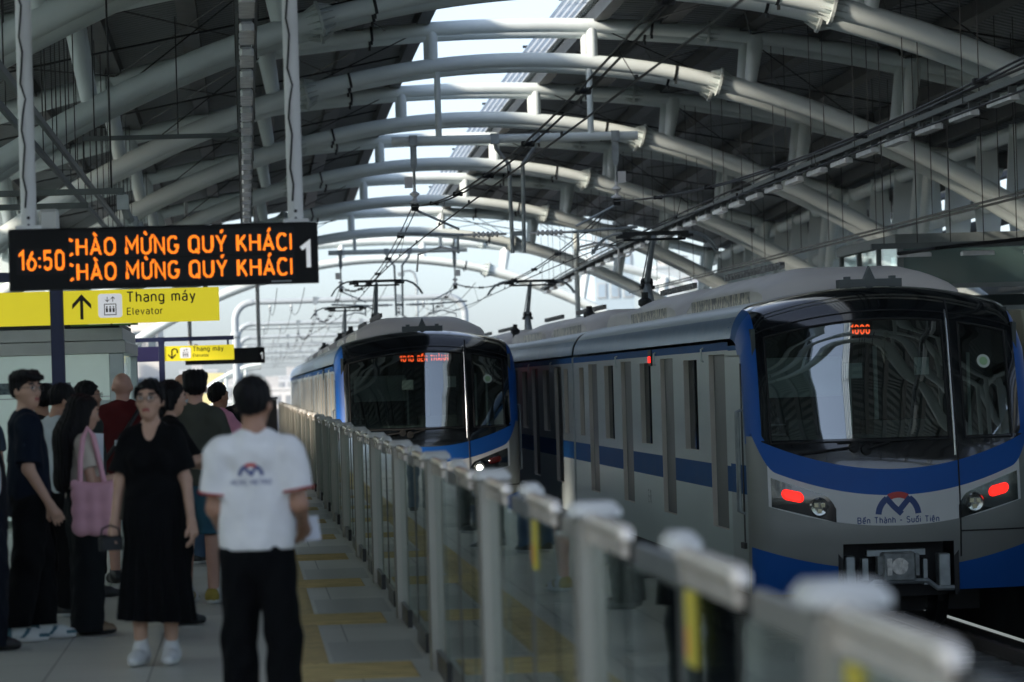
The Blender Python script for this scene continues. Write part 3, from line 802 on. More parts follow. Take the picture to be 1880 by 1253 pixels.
def pantograph(root, y):
    pg = MB(); z0 = 2.62
    pg.box(-.55, .55, y - .5, y - .42, z0, z0 + .07).box(-.55, .55, y + .6, y + .68, z0, z0 + .07).box(-.5, -.43, y - .42, y + .6, z0, z0 + .06).box(.43, .5, y - .42, y + .6, z0, z0 + .06)
    for sx in (-.5, .5):
        for sy in (-.46, .64): pg.lathe([(.05, 2.4), (.075, 2.45), (.05, 2.5), (.075, 2.55), (.05, 2.62)], 10, (sx, y + sy, 0))
    p = pg.build("pantograph", dark_steel, root)
    za = ZC - .015
    MB().tube([(0, y + .6, z0 + .08), (0, y + 1.25, 3.18)], [.075, .06], 10).tube([(-.12, y + .6, z0 + .08), (-.05, y + 1.2, 3.12)], .02, 6).build("lower_arm", galv, p)
    MB().lathe([(.05, -.1), (.09, -.08), (.09, .08), (.05, .1)], 10, (0, y + 1.25, 3.18), 'X').box(-.12, .12, y + 1.15, y + 1.3, 3.08, 3.14).build("knuckle", blackm, p)
    MB().tube([(0, y + 1.25, 3.18), (0, y + .1, za - .08)], [.055, .035], 10).tube([(-.08, y + 1.2, 3.22), (-.04, y + .2, za - .1)], .012, 6).build("upper_arm", galv, p)
    h = MB()
    for dy in (-.17, .17):
        h.box(-.53, .53, y + dy - .02, y + dy + .02, za - .05, za).box(-.6, -.4, y + dy - .03, y + dy + .03, za - .09, za - .05).box(.4, .6, y + dy - .03, y + dy + .03, za - .09, za - .05)
    h.box(-.45, -.4, y - .19, y + .19, za - .1, za - .06).box(.4, .45, y - .19, y + .19, za - .1, za - .06).tube([(-.5, y, za - .12), (.5, y, za - .12)], .02, 8)
    h.build("collector_head", dark_steel, p)
    for s in (-1, 1):
        for dy in (-.17, .17):
            hb = MB(); hb.tube([(s * .52, y + dy, za - .02), (s * .66, y + dy, za - .03), (s * .80, y + dy, za - .09), (s * .92, y + dy, za - .2), (s * 1.0, y + dy, za - .33)], .016, 7)
            hb.build("horn", galv, p)

def metro_train(xc_, yf, label, lit, disp, cars=3):
    root = empty("metro_train", (xc_, yf, 0), label=label, cat="train")
    # ---------------- cab front shell
    xs = sorted({-TW * .9995, TW * .9995} | {-TW * q for q in (.995, .985, .97, .95)} | {TW * q for q in (.995, .985, .97, .95)} | {-1.34, 1.34, -1.25, -.57, .57, .60, .74, 1.24} | {round(-1.2 + .1 * i, 3) for i in range(25)})
    ss = sorted({-.62, -.12, .92, 2.17} | {round(-.5 + .1 * i, 3) for i in range(38)} | {2.25, 2.35, 2.55, 3.3})
    b = MB(); nS = len(ss)
    b.v = [tuple(F(x, s)) for x in xs for s in ss]
    for i in range(len(xs) - 1):
        for j in range(nS - 1):
            xm, sm = (xs[i] + xs[i+1]) / 2, (ss[j] + ss[j+1]) / 2
            if abs(xm) < .57 and sm < -.12: continue
            if (-1.25 < xm < .57 or .74 < xm < 1.24) and .92 < sm < 2.17: continue
            m = 0
            if abs(xm) < 1.34 and sm > .92: m = 1
            if abs(xm) > 1.34 and sm > .98: m = 2 if sm < 2.75 else 3
            b.f.append((i*nS+j, (i+1)*nS+j, (i+1)*nS+j+1, i*nS+j+1)); b.mi.append(m)
    for sgn in (-1, 1):                                     # wrap onto the car side
        n0 = len(b.v); steps = (0, .09, .14, .3, 1)
        for s in ss:
            p = F(sgn * TW, s)
            for t in steps:
                yy_ = p.y + t if t < .2 else (p.y + .14 + (1.62 - p.y - .14) * (t if t == 1 else .3))
                b.v.append((sgn * TW, yy_, p.z))
        k = len(steps)
        for j in range(nS - 1):
            if ss[j] >= 2.6: break
            for t in range(k - 1):
                y_mid = 0
                zc_ = (b.v[n0 + j*k][2] + b.v[n0 + (j+1)*k][2]) / 2
                if t >= 3 and False: continue
                m = 2 if t == 0 and ss[j] > .9 else (3 if t and (zc_ > 1.90 or .40 < zc_ < .67) else (4 if t else 0))
                b.f.append((n0+j*k+t, n0+(j+1)*k+t, n0+(j+1)*k+t+1, n0+j*k+t+1)); b.mi.append(m)
    front = b.build("cab_front", [silver_paint, gloss_black, blue_paint, blue_film, stainless], root, 35)
    bl_lo = lambda x: .365 + .29 * (x / 1.3) ** 2 + (max(0, abs(x) - 1.22) / .25) ** 2 * .42
    bk_lo = lambda x: .63 + .29 * (x / 1.3) ** 2
    patch(-1.345, 1.345, bk_lo, .95, .0045, 60, 8).build("lower_mask", gloss_black, front, 60)
    patch(-1.47, 1.47, bl_lo, lambda x: bk_lo(x) + .02 if abs(x) < 1.335 else 1.0, .003, 90, 6).build("blue_band", blue_paint, front, 60)
    patch(-1.30, 1.30, lambda x: .055 + .21 * (x / 1.25) ** 2, lambda x: bl_lo(x) + .01, .0018, 60, 6).build("white_band", white_paint, front, 60)
    patch(-1.46, -.575, -.62, lambda x: -.39 + .19 * (x / 1.25) ** 2, .003, 30, 5).build("blue_skirt", blue_paint, front, 60)
    patch(.575, 1.46, -.62, lambda x: -.39 + .19 * (x / 1.25) ** 2, .003, 30, 5).build("blue_skirt", blue_paint, front, 60)
    # panes
    patch(-1.255, .575, .915, 2.175, -.010, 36, 24).build("windscreen", screen_glass, front, 60)
    patch(.735, 1.245, .915, 2.175, -.010, 12, 24).build("windscreen", screen_glass, front, 60)
    fr = MB()
    for x0, x1 in ((-1.25, .57), (.74, 1.24)):
        loop = [(x0 + (x1 - x0) * i / 24, .92) for i in range(25)] + [(x1, .92 + 1.25 * i / 16) for i in range(1, 17)] + [(x1 + (x0 - x1) * i / 24, 2.17) for i in range(1, 25)] + [(x0, 2.17 - 1.25 * i / 16) for i in range(1, 16)]
        fr.tube([FN(p[0], p[1], .004) for p in loop], .011, 6, closed=True)
    fr.build("gasket", rubber, front)
    sm = MB()
    sm.tube([FN(.645, -.28 + 2.75 * i / 40, .004) for i in range(41)], .009, 6)
    sm.tube([FN(.645 + .8 * i / 12, -.02, .004) for i in range(13)], .008, 6)
    sm.tube([FN(-1.33 + 2.66 * i / 40, 2.27, .003) for i in range(41)], .008, 6)
    sm.build("door_seam", blackm, front)
    MB().tube([FN(.618, .75 + 1.55 * i / 30, .006) for i in range(31)], .011, 6).build("door_trim", mat("bright_trim", (0.6, 0.62, 0.62), 0.25, 0.9, var=0), front)
    for x0, x1, s0, s1 in ((-.42, -.98, .86, .80), (-.30, -.06, .83, .90)):
        w = MB(); w.tube([FN(x0 + (x1 - x0) * i / 8, s0 + (s1 - s0) * i / 8, .035) for i in range(9)], .013, 6)
        w.tube([FN(x0 + (x1 - x0) * .3 + .55 * i / 10, .905 + .02 * i / 10, .03) for i in range(11)], .010, 6)
        c = FN(x0, s0, .01); w.lathe([(.05, c.y - .03), (.06, c.y), (.05, c.y + .03)], 12, (c.x, 0, c.z), 'Y')
        w.build("wiper", rubber, front)
    # roof fin above the cab
    MB().box(-.33, .33, 1.18, 1.42, 2.50, 2.60).prism([(-.06, 2.60), (.06, 2.60), (.0, 2.74)], 1.25, 1.36).box(-.27, -.21, 1.2, 1.3, 2.6, 2.63).box(.21, .27, 1.2, 1.3, 2.6, 2.63).build("antenna", mat("antenna_grey", (0.12, 0.14, 0.14), 0.6), front)
    # light clusters
    for s in (-1, 1):
        top = lambda x: .35 + (abs(x) - .66) * .367 - (.10 * ((.74 - abs(x)) / .11) ** 2 if abs(x) < .74 else 0)
        cl = patch(s * .63, s * 1.27, lambda x: .105 + (abs(x) - .63) * .27, top, .0062, 24, 5).build("light_cluster", gloss_black, front, 60)
        c = FN(s * .80, .265, .0)
        L = MB(); L.lathe([(.10, c.y - .012), (.085, c.y - .03), (.085, c.y - .016), (.05, c.y - .012), (.0005, c.y - .008)], 20, (c.x, 0, c.z), 'Y')
        L.build("headlight", lamp_off, cl, 40)
        if lit == "head" :
            MB().lathe([(.052, c.y - .02), (.042, c.y - .04), (.0005, c.y - .046)], 16, (c.x, 0, c.z), 'Y').build("bulb", lamp_on, cl, 60)
        else:
            q = MB()
            for k in range(3):
                a = 2 * math.pi * k / 3 + .5; q.box(c.x + .04 * math.cos(a) - .02, c.x + .04 * math.cos(a) + .02, c.y - .035, c.y - .015, c.z + .04 * math.sin(a) - .02, c.z + .04 * math.sin(a) + .02)
            islands(q, "bulb", mat("lens_amber", (0.5, 0.47, 0.33), 0.2, 0.5, var=0.3, scale=30), cl)
        t = MB(); ring = []
        for k in range(28):
            a = 2 * math.pi * k / 28; px = .055 * (1 if math.cos(a) >= 0 else -1) + .055 * math.cos(a); pz = .055 * math.sin(a)
            ring.append((s * (1.06 + px), .385 + pz + px * .22))
        vv = [FN(p[0], p[1], .010) for p in ring] + [FN(s * 1.06 + (p[0] - s * 1.06) * .8, .385 + (p[1] - .385) * .8, .03) for p in ring]
        t.add(vv, [(k, (k+1) % 28, 28 + (k+1) % 28, 28 + k) for k in range(28)] + [tuple(range(28, 56))])
        t.build("tail_light", tail_red if lit == "tail" else tail_off, cl, 40)
    # emblem and line name
    for which, me in emblem_meshes(1.0):
        conform(me, 0, .178, .0045); me.materials.append(red_paint if which == "red" else navy_ink); link("emblem", me, front)
    me = text_mesh("Bến Thành – Suối Tiên", .058, 0, 'CENTER', .17); subdiv(me, .06); conform(me, 0, .085, .0045); me.materials.append(navy_ink); link("lettering", me, front)
    # sticker on the door glass
    MB().tube([FN(.99, 1.72, .006), FN(.99, 1.72, .009)], .072, 20).build("sticker", mat("sticker_rim", (0.6, 0.68, 0.6), 0.5, var=0), front)
    MB().tube([FN(.99, 1.72, .0095), FN(.99, 1.72, .0105)], .045, 16).build("sticker", sticker_green, front)
    # cab inside
    cb = MB(); cb.box(-1.38, 1.38, 1.55, 1.6, -.2, 2.2).box(-1.38, -1.34, .5, 1.55, .2, 2.1).box(1.34, 1.38, .5, 1.55, .2, 2.1).box(-1.34, 1.34, .75, 1.55, 2.2, 2.26).box(-1.34, 1.34, .45, 1.55, .1, .14)
    cb.build("cab_interior", cab_dark, front)
    cd = MB(); cd.box(-1.24, .50, .52, .95, .70, .98).box(.76, 1.26, .6, 1.0, .2, .9).box(-1.0, -.72, .62, .8, .98, 1.15).box(-.1, .5, .7, 1.5, .9, 1.12).build("desk", mat("desk_grey", (0.10, 0.125, 0.12), 0.5), front)
    pn = MB(); pn.bbox(-1.15, -.28, 1.42, 1.50, 1.38, 1.80, .03).box(-.38, -.20, .72, .80, 1.56, 1.72).box(.36, .50, .72, .80, 1.58, 1.76).box(-.30, -.27, 1.0, 1.03, .95, 1.6).box(.05, .09, 1.45, 1.5, .9, 1.9).box(.84, .87, 1.3, 1.34, .5, 1.8).box(1.02, 1.05, 1.3, 1.34, .5, 1.8)
    islands(pn, "cab_panel", cab_panel, front)
    kn = MB()
    for r_ in range(2):
        for k in range(3): kn.lathe([(.018, 0), (.018, .05), (.008, .06)], 8, (-1.16 + .09 * k, .9, 1.02 + .1 * r_))
        kn.box(-1.22, -.93, .88, .92, .995 + .1 * r_, 1.01 + .1 * r_)
    kn.build("control_knob", galv, front)
    db = MB().box(-.44, .46, .40, .5, 1.985, 2.145).build("destination_display", blackm, front)
    for body, x, w in disp:
        me = text_mesh(body, .085, .001, 'LEFT', .2)
        xs_ = [v.co.x for v in me.vertices]; k = w / (max(xs_) - min(xs_))
        bm = bmesh.new(); bm.from_mesh(me)                    # scanning rows of the lamp matrix: a middle band is dark
        up = bmesh.ops.bisect_plane(bm, geom=bm.verts[:] + bm.edges[:] + bm.faces[:], plane_co=(0, .042, 0), plane_no=(0, 1, 0))
        up = bmesh.ops.bisect_plane(bm, geom=bm.verts[:] + bm.edges[:] + bm.faces[:], plane_co=(0, .066, 0), plane_no=(0, 1, 0))
        bmesh.ops.delete(bm, geom=[f for f in bm.faces if .042 < f.calc_center_median().y < .066], context='FACES')
        bm.to_mesh(me); bm.free()
        for v in me.vertices: v.co = Vector((x + v.co.x * k, .398 - v.co.z, 2.02 + v.co.y))
        me.materials.append(led_red); link("led_text", me, db)
    # coupler in its recess
    cr = MB(); cr.box(-.6, .6, .62, .66, -.7, -.1).box(-.62, -.57, .06, .62, -.66, -.1).box(.57, .62, .06, .62, -.66, -.1).box(-.57, .57, .06, .62, -.10, -.06).build("coupler_recess", blackm, front)
    cp = MB(); cp.bbox(-.17, .17, .02, .3, -.50, -.22, .02).box(-.22, -.17, .05, .2, -.44, -.26).box(.17, .21, .05, .2, -.46, -.24)
    cp.build("coupler", mat("coupler_grey", (0.23, 0.25, 0.25), 0.5, 0.3, var=0.3, scale=12), front)
    cf = MB(); cf.lathe([(.085, .0), (.085, .03), (.05, .03), (.05, .01)], 14, (0, 0, -.36), 'Y').box(-.13, -.08, .0, .02, -.45, -.28).prism([(.0, -.42), (.09, -.33), (.03, -.28)], -.02, .02)
    cf.build("coupler_face", mat("coupler_bright", (0.5, 0.49, 0.47), 0.35, 0.7, var=0.3, scale=20), front)
    cs = MB(); cs.bbox(-.54, -.44, .1, .3, -.58, -.25, .01).bbox(.42, .54, .1, .3, -.58, -.25, .01).box(.26, .3, .1, .3, -.56, -.3).box(-.36, -.3, .15, .3, -.5, -.28).box(-.3, .3, .2, .35, -.26, -.20)
    cs.tube([(-.56, .1, -.60), (-.35, .1, -.60), (-.25, .1, -.52), (.3, .1, -.52), (.4, .1, -.6), (.57, .1, -.6)], .028, 8)
    cs.build("coupler_bracket", galv, front)
    # ---------------- cars
    L = 19.35
    for ci in range(cars):
        o = ci * (L + .3)
        ya = o + (1.62 if ci == 0 else 0); yb = o + L
        rf = MB(); xs2 = [-TW + 2 * TW * i / 48 for i in range(49)]
        y_r = o + (1.40 if ci == 0 else 0)
        us = [math.sin(math.pi / 2 * (-1 + 2 * i / 60)) * TW for i in range(61)]
        rf.grid(lambda x, y: (x, y, roof_z(x)), us, [y_r, (y_r + yb) / 2, yb])
        for k in range(len(rf.f)):
            x_m = abs(sum(rf.v[i][0] for i in rf.f[k]) / 4); rf.mi[k] = 1 if x_m > TW * .952 else 0
        rf.mat(0).add([(-TW, yb, -.45), (TW, yb, -.45), (TW, yb, 1.98), (.9, yb, 2.4), (-.9, yb, 2.4), (-TW, yb, 1.98)], [(0, 1, 2, 3, 4, 5)])
        if ci: rf.add([(-TW, ya, -.45), (TW, ya, -.45), (TW, ya, 1.98), (.9, ya, 2.4), (-.9, ya, 2.4), (-TW, ya, 1.98)], [(0, 1, 2, 3, 4, 5)])
        body = rf.build("car_body", [stainless, mat("blue_steel_roof_edge", (0.07, 0.17, 0.30), 0.3, 0.55, var=.04)], root, 40)
        for sgn in (-1, 1):
            ops = []; drs = [o + 2.55 + 4.6 * k for k in range(4)]
            for d in drs: ops.append((d - .65, d + .65, -.02, 1.86, .075))
            wins = [(o + 4.85 - .62 + 4.6 * k, o + 4.85 + .62 + 4.6 * k, .79, 1.82, .06) for k in range(3)] + [(o + 17.75, o + 18.45, .79, 1.82, .06)]
            if ci: wins.append((o + .75, o + 1.45, .79, 1.82, .06))
            ops += wins
            side_shell(sgn, ya, yb, ops).build("side_panel", [stainless, blue_film, mat("bright_reveal", (0.74, 0.70, 0.62), 0.5, 0.0, var=0.05), lower_reflect], body)
            if sgn > 0 and False: continue
            xi = sgn * (TW - .075)
            for d in drs:
                lf = MB()
                for k in (-1, 1):
                    a, c = (d - .65, d - .008) if k < 0 else (d + .008, d + .65)
                    for z0_, z1_, mi in ((-.02, .40, 0), (.40, .67, 1), (.67, 1.86, 0)):
                        lf.mat(mi); f = [(xi, a, z0_), (xi, c, z0_), (xi, c, z1_), (xi, a, z1_)]; lf.add(f if sgn > 0 else f[::-1], [(0, 1, 2, 3)])
                lf.mat(0).box(xi - .02, xi - .004, d - .66, d + .66, -.02, 1.86)
                lf.mat(0).box(min(xi, xi + sgn * .07), max(xi, xi + sgn * .07), d - .64, d + .64, -.045, -.021)
                do = lf.build("door", [mat("door_leaf_steel", (0.17, 0.18, 0.175), 0.4, 0.4, var=.06), blue_paint], body)
                for k in (-1, 1):
                    a = d + k * .33
                    MB().bbox(min(xi, xi + sgn * .006), max(xi, xi + sgn * .006), a - .2, a + .2, .62 + .18, 1.66, .002).build("door_glass", dark_glass, do)
            for w in wins:
                xi2 = sgn * (TW - .06)
                MB().box(min(xi2, xi2 - sgn * .01), max(xi2, xi2 - sgn * .01), w[0] - .004, w[1] + .004, w[2] - .004, w[3] + .004).box(min(xi2, xi2 + sgn * .012), max(xi2, xi2 + sgn * .012), (w[0] + w[1]) / 2 - .02, (w[0] + w[1]) / 2 + .02, w[2], w[3]).build("window", [dark_glass], body)
            for yk in (o + 3.6, o + 8.2, o + 12.8):
                xk = sgn * TW
                MB().tube([(xk + sgn * .004, yk, 1.94), (xk + sgn * .03, yk, 1.93), (xk + sgn * .03, yk, 1.80), (xk + sgn * .004, yk, 1.79)], .012, 6).build("grab_hook", stainless, body)
            if ci == 0:
                xk = sgn * TW
                sd_ = MB().box(min(xk, xk + sgn * .02), max(xk, xk + sgn * .02), o + 8.6, o + 8.95, 1.78, 1.98).build("side_lamp", blackm, body)
                MB().box(min(xk + sgn * .02, xk + sgn * .024), max(xk + sgn * .02, xk + sgn * .024), o + 8.64, o + 8.9, 1.82, 1.90).build("lamp", tail_red, sd_)
                hd = MB()
                for yy_ in (.62, .80): hd.tube([(xk, yy_, .2), (xk + sgn * .05, yy_, .22), (xk + sgn * .05, yy_, 1.25), (xk, yy_, 1.27)], .014, 8)
                hd.build("handrail", galv, body)
                MB().box(min(xk, xk + sgn * .006), max(xk, xk + sgn * .006), .66, .74, -.1, 1.75).box(min(xk, xk + sgn * .03), max(xk, xk + sgn * .03), .58, .84, -.16, -.1).build("cab_door", blackm, body)
                me = text_mesh("E-18", .15, 0, 'CENTER')
                for v in me.vertices: v.co = Vector((xk + sgn * .003, o + 9.3 + (v.co.x if sgn > 0 else -v.co.x) * .8, .05 + v.co.y))
                me.materials.append(mat("stencil_grey", (0.22, 0.25, 0.25), 0.6, var=0)); link("car_number", me, body)
        MB().box(-TW + .25, TW - .25, ya + .4, yb - .3, -.95, -.44).box(-TW + .06, TW - .06, ya, yb, -.50, -.452).build("underframe", dark_steel, body)
        for yk in (o + 2.9, o + L - 2.9):
            bg = MB()
            for dy in (-1.05, 1.05):
                for s in (-1, 1): bg.lathe([(.43, -.06), (.45, .0), (.41, .06)], 20, (s * .72, yk + dy, -.68), 'X')
            for dy in (-1.05, 1.05): bg.tube([(-.95, yk + dy, -.68), (.95, yk + dy, -.68)], .08, 8)
            bg.box(-1.0, -.85, yk - 1.5, yk + 1.5, -.75, -.5).box(.85, 1.0, yk - 1.5, yk + 1.5, -.75, -.5)
            bg.build("bogie", dark_steel, body)
        u0 = o + (1.75 if ci == 0 else 1.6)
        roof_unit(u0, o + 8.3, 1.06, .36, 1.0, .5, "air_conditioner", body)
        roof_unit(o + 9.4, o + 15.2, 1.06, .36, 1.0, .5, "air_conditioner", body)
        roof_unit(o + 16.0, o + 19.2, .95, .26, .5, .3, "roof_box", body, False)
        for a, c in ((u0 + 1.6, o + 8.0), (o + 11.0, o + 14.8)):
            rk = MB().box(-.62, -.58, a, c, 2.84, 2.86)
            y = a
            while y < c: rk.box(-.63, -.57, y, y + .07, 2.80, 2.875); y += .28
            rk.build("roof_rack", mat("rack_grey", (0.30, 0.30, 0.29), 0.6, 0.3), body)
        if ci < cars - 1: MB().box(-1.25, 1.25, yb, yb + .3, -.3, 2.25).build("gangway", rubber, body)
    pantograph(root, 20.6); pantograph(root, 45.2)
    for yk in (15.6, 24.0, 40.5):
        MB().lathe([(.06, 2.5), (.06, 2.66), (.10, 2.7), (.10, 2.76), (.05, 2.8), (.05, 2.88)], 12, (-.75, yk, 0)).build("surge_arrester", dark_steel, root)
    return root

metro_train(6.57, 35.6, "blue and silver metro train on the far track with lit red tail lamps", "tail", [("1000", -.36, .20)])
metro_train(2.92, 57.0, "blue and silver metro train on the near track behind the barrier, headlamps lit", "head", [("1010", -.42, .23), ("BẾN THÀNH", -.13, .50)])
# ================================================================== glass barrier along the platform edge
bar_glass = glass("barrier_glass", (0.80, 0.86, 0.84), 0.16, 0.97, 0.015)
post_steel = mat("barrier_stainless", (0.35, 0.335, 0.295), 0.42, 0.7, var=0.08, scale=3, stretch=(1, 1, .1))
cap_mat = mat("barrier_cap", (0.52, 0.515, 0.48), 0.32, var=0.04, coat=0.3)
rail_mat = mat("barrier_rail", (0.78, 0.70, 0.60), 0.22, 0.4, var=0.04)
kick = mat("barrier_kick_plate", (0.045, 0.047, 0.045), 0.3, 0.6)
label_yellow = mat("label_yellow", (0.62, 0.50, 0.04), 0.5, var=0.05)
label_orange = mat("label_orange", (0.75, 0.26, 0.03), 0.5, var=0.05)
bar = empty("platform_barrier", (1.08, 0, 0), label="long waist-high barrier of glass panes and stainless posts along the platform edge", cat="barrier")
PY = [6.3 + 2.3 * k for k in range(-2, 47)]
for i, y in enumerate(PY):
    main = i % 2 == 0
    x0, x1 = (-.078, .05) if main else (-.037, -.020)
    MB().bbox(x0, x1, y, y + (.15 if main else .06), 0.0, 1.20, .01).build("post", post_steel if main else mat("slim_post", (0.16, 0.165, 0.155), 0.4, 0.6), bar, 30)
    x0, x1 = (-.094, .066) if main else (-.068, .018)
    MB().bbox(x0, x1, y - .03, y + (.19 if main else .16), 1.20, 1.243, .024).build("cap", cap_mat, bar, 50)
    if i == 0: continue
    # bay on the camera side of this post: fixed pane with rail, then a lower sliding leaf
    y1 = y - 1.02
    n = 8
    rp = [(-.03, y, 1.19), (-.03, y1 + .03, 1.19), (-.03, y1 + .008, 1.183), (-.03, y1, 1.165)]
    MB().tube(rp, [.025, .025, .024, .018], 12).box(-.040, -.020, y1 + .03, y, 1.12, 1.165).build("rail", rail_mat, bar, 50)
    MB().box(-.032, -.020, y1 + .03, y, .12, 1.12).build("glass_pane", bar_glass, bar)
    MB().box(-.045, -.012, y1 + .03, y, 0.0, .12).build("kick_plate", kick, bar)
    ye = PY[i - 1] + (.16 if (i - 1) % 2 == 0 else .06)
    lf = MB().box(-.012, .016, ye, y1, 1.10, 1.16).box(-.012, .016, ye, y1, .02, .14).box(-.012, .012, y1 - .03, y1, .02, 1.16)
    lf.build("sliding_leaf", post_steel if i % 2 else mat("leaf_frame", (0.16, 0.17, 0.165), 0.4, 0.6), bar)
    MB().box(-.030, -.020, ye, y1 - .03, .14, 1.10).build("glass_pane", bar_glass, bar)
    if i in (1, 2, 3, 5):
        lab = MB().box(-.038, -.0345, y - .26, y - .08, .93, 1.11); lab.mat(1).box(-.0395, -.0383, y - .14, y - .085, .95, 1.02)
        lab.build("warning_label", [label_yellow, label_orange], bar)

# ================================================================== hanging display and wayfinding signs
led_black = mat("display_black", (0.006, 0.0065, 0.007), 0.5, var=0.1, spec=.2)
led_panel = mat("display_panel", (0.014, 0.016, 0.018), 0.5, var=0.1, spec=.2)
led_amber = mat("led_amber", (1.0, 0.21, 0.008), 0.5, var=0, emit=0.85)
num_white = mat("number_white", (0.75, 0.77, 0.78), 0.5, var=0, emit=0.25)
pole_white = mat("pole_white", (0.78, 0.78, 0.77), 0.4, var=0.05)

def led_dots(body, x0, x1, z0, h, y, pitch, parent, clip=None, bold=.15):
    """lettering made of small lit squares, as a lamp matrix shows it; clip = visible x range"""
    me = text_mesh(body, 1.0, 0, 'LEFT', bold); ch = 1.0
    xs_ = [v.co.x for v in me.vertices]; kx = (x1 - x0) / (max(xs_) - min(xs_)); mx = min(xs_); kz = h / ch
    vs_ = [Vector((x0 + (v.co.x - mx) * kx, z0 + v.co.y * kz, 0)) for v in me.vertices]
    tree = BVHTree.FromPolygons(vs_, [tuple(p.vertices) for p in me.polygons])
    lo, hi = clip or (x0, x1)
    b = MB(); nz = int(h * 1.55 / pitch); r = pitch * .46
    for j in range(-3, nz):
        z = z0 + (j + .5) * pitch; x = lo
        while x < hi:
            if tree.ray_cast(Vector((x, z, 1)), Vector((0, 0, -1)))[0] is not None:
                b.box(x - r, x + r, y - .002, y, z - r, z + r)
            x += pitch
    bpy.data.meshes.remove(me)
    return b.build("led_text", led_amber, parent, fix=False)

def led_sign(y, label, lines, clock):
    root = empty("display_board", (0, y, 2.36), label=label, cat="display board", group="black hanging departure displays")
    Z = lambda z: z - 2.36
    case = MB().bbox(-1.634, .535, 0, .20, Z(2.37), Z(2.80), .012).build("case", led_black, root)
    MB().box(-1.58, -1.23, -.004, .0, Z(2.48), Z(2.66)).build("clock_panel", led_panel, root)
    MB().box(-1.215, .37, -.004, .0, Z(2.585), Z(2.765)).build("line_panel", led_panel, root)
    MB().box(-1.215, .37, -.004, .0, Z(2.405), Z(2.575)).build("line_panel", led_panel, root)
    MB().box(.20, .34, -.006, -.0, Z(2.381), Z(2.391)).build("maker_plate", mat("plate_grey", (0.3, 0.31, 0.32), 0.5), root)
    if clock: led_dots("16:50", -1.565, -1.245, Z(2.512), .128, -.005, .0072, root)
    for k, t in enumerate(lines):
        led_dots(t, -1.25, .412, Z(2.607) if k == 0 else Z(2.432), .112, -.005, .0066, root, clip=(-1.205, .348), bold=.155)
    sign_text("1", .17, num_white, root, .415, -.004, Z(2.478), None, 'LEFT', .18)
    for xp in (-1.49, .385):
        top = z_up(xp - XC, y) + .1
        p = MB().tube([(xp, .1, Z(2.78)), (xp, .1, Z(top))], .056, 14)
        p.build("pole", pole_white, root, 50)
        MB().lathe([(.012, -.062), (.012, -.05)], 8, (xp, .1, Z(2.88)), 'Y').lathe([(.009, -.062), (.009, -.05)], 8, (xp, .1, Z(2.83)), 'Y').build("bolt", blackm, root)
        n = 40
        MB().tube([(xp - .02 + .012 * math.sin(i * 2.1) * (1 if i % 7 else 2.2), .035 + .01 * math.cos(i * .9), Z(2.95 + i * (top - 2.95) / n)) for i in range(n + 1)], .0075, 5).build("cable", rubber, root)
        MB().box(xp - .09, xp + .09, .02, .18, Z(2.795), Z(2.825)).build("pole_foot", pole_white, root)
    MB().bbox(-1.42, -1.28, .05, .17, Z(2.80), Z(2.94), .02).build("junction_box", cap_mat, root)
    return root
led_sign(25.0, "near black display board reading 16:50 with two lines of amber lettering", ["CHÀO MỪNG QUÝ KHÁCH"] * 2, True)
led_sign(97.0, "far black display board half hidden behind the smaller yellow sign", [], False)

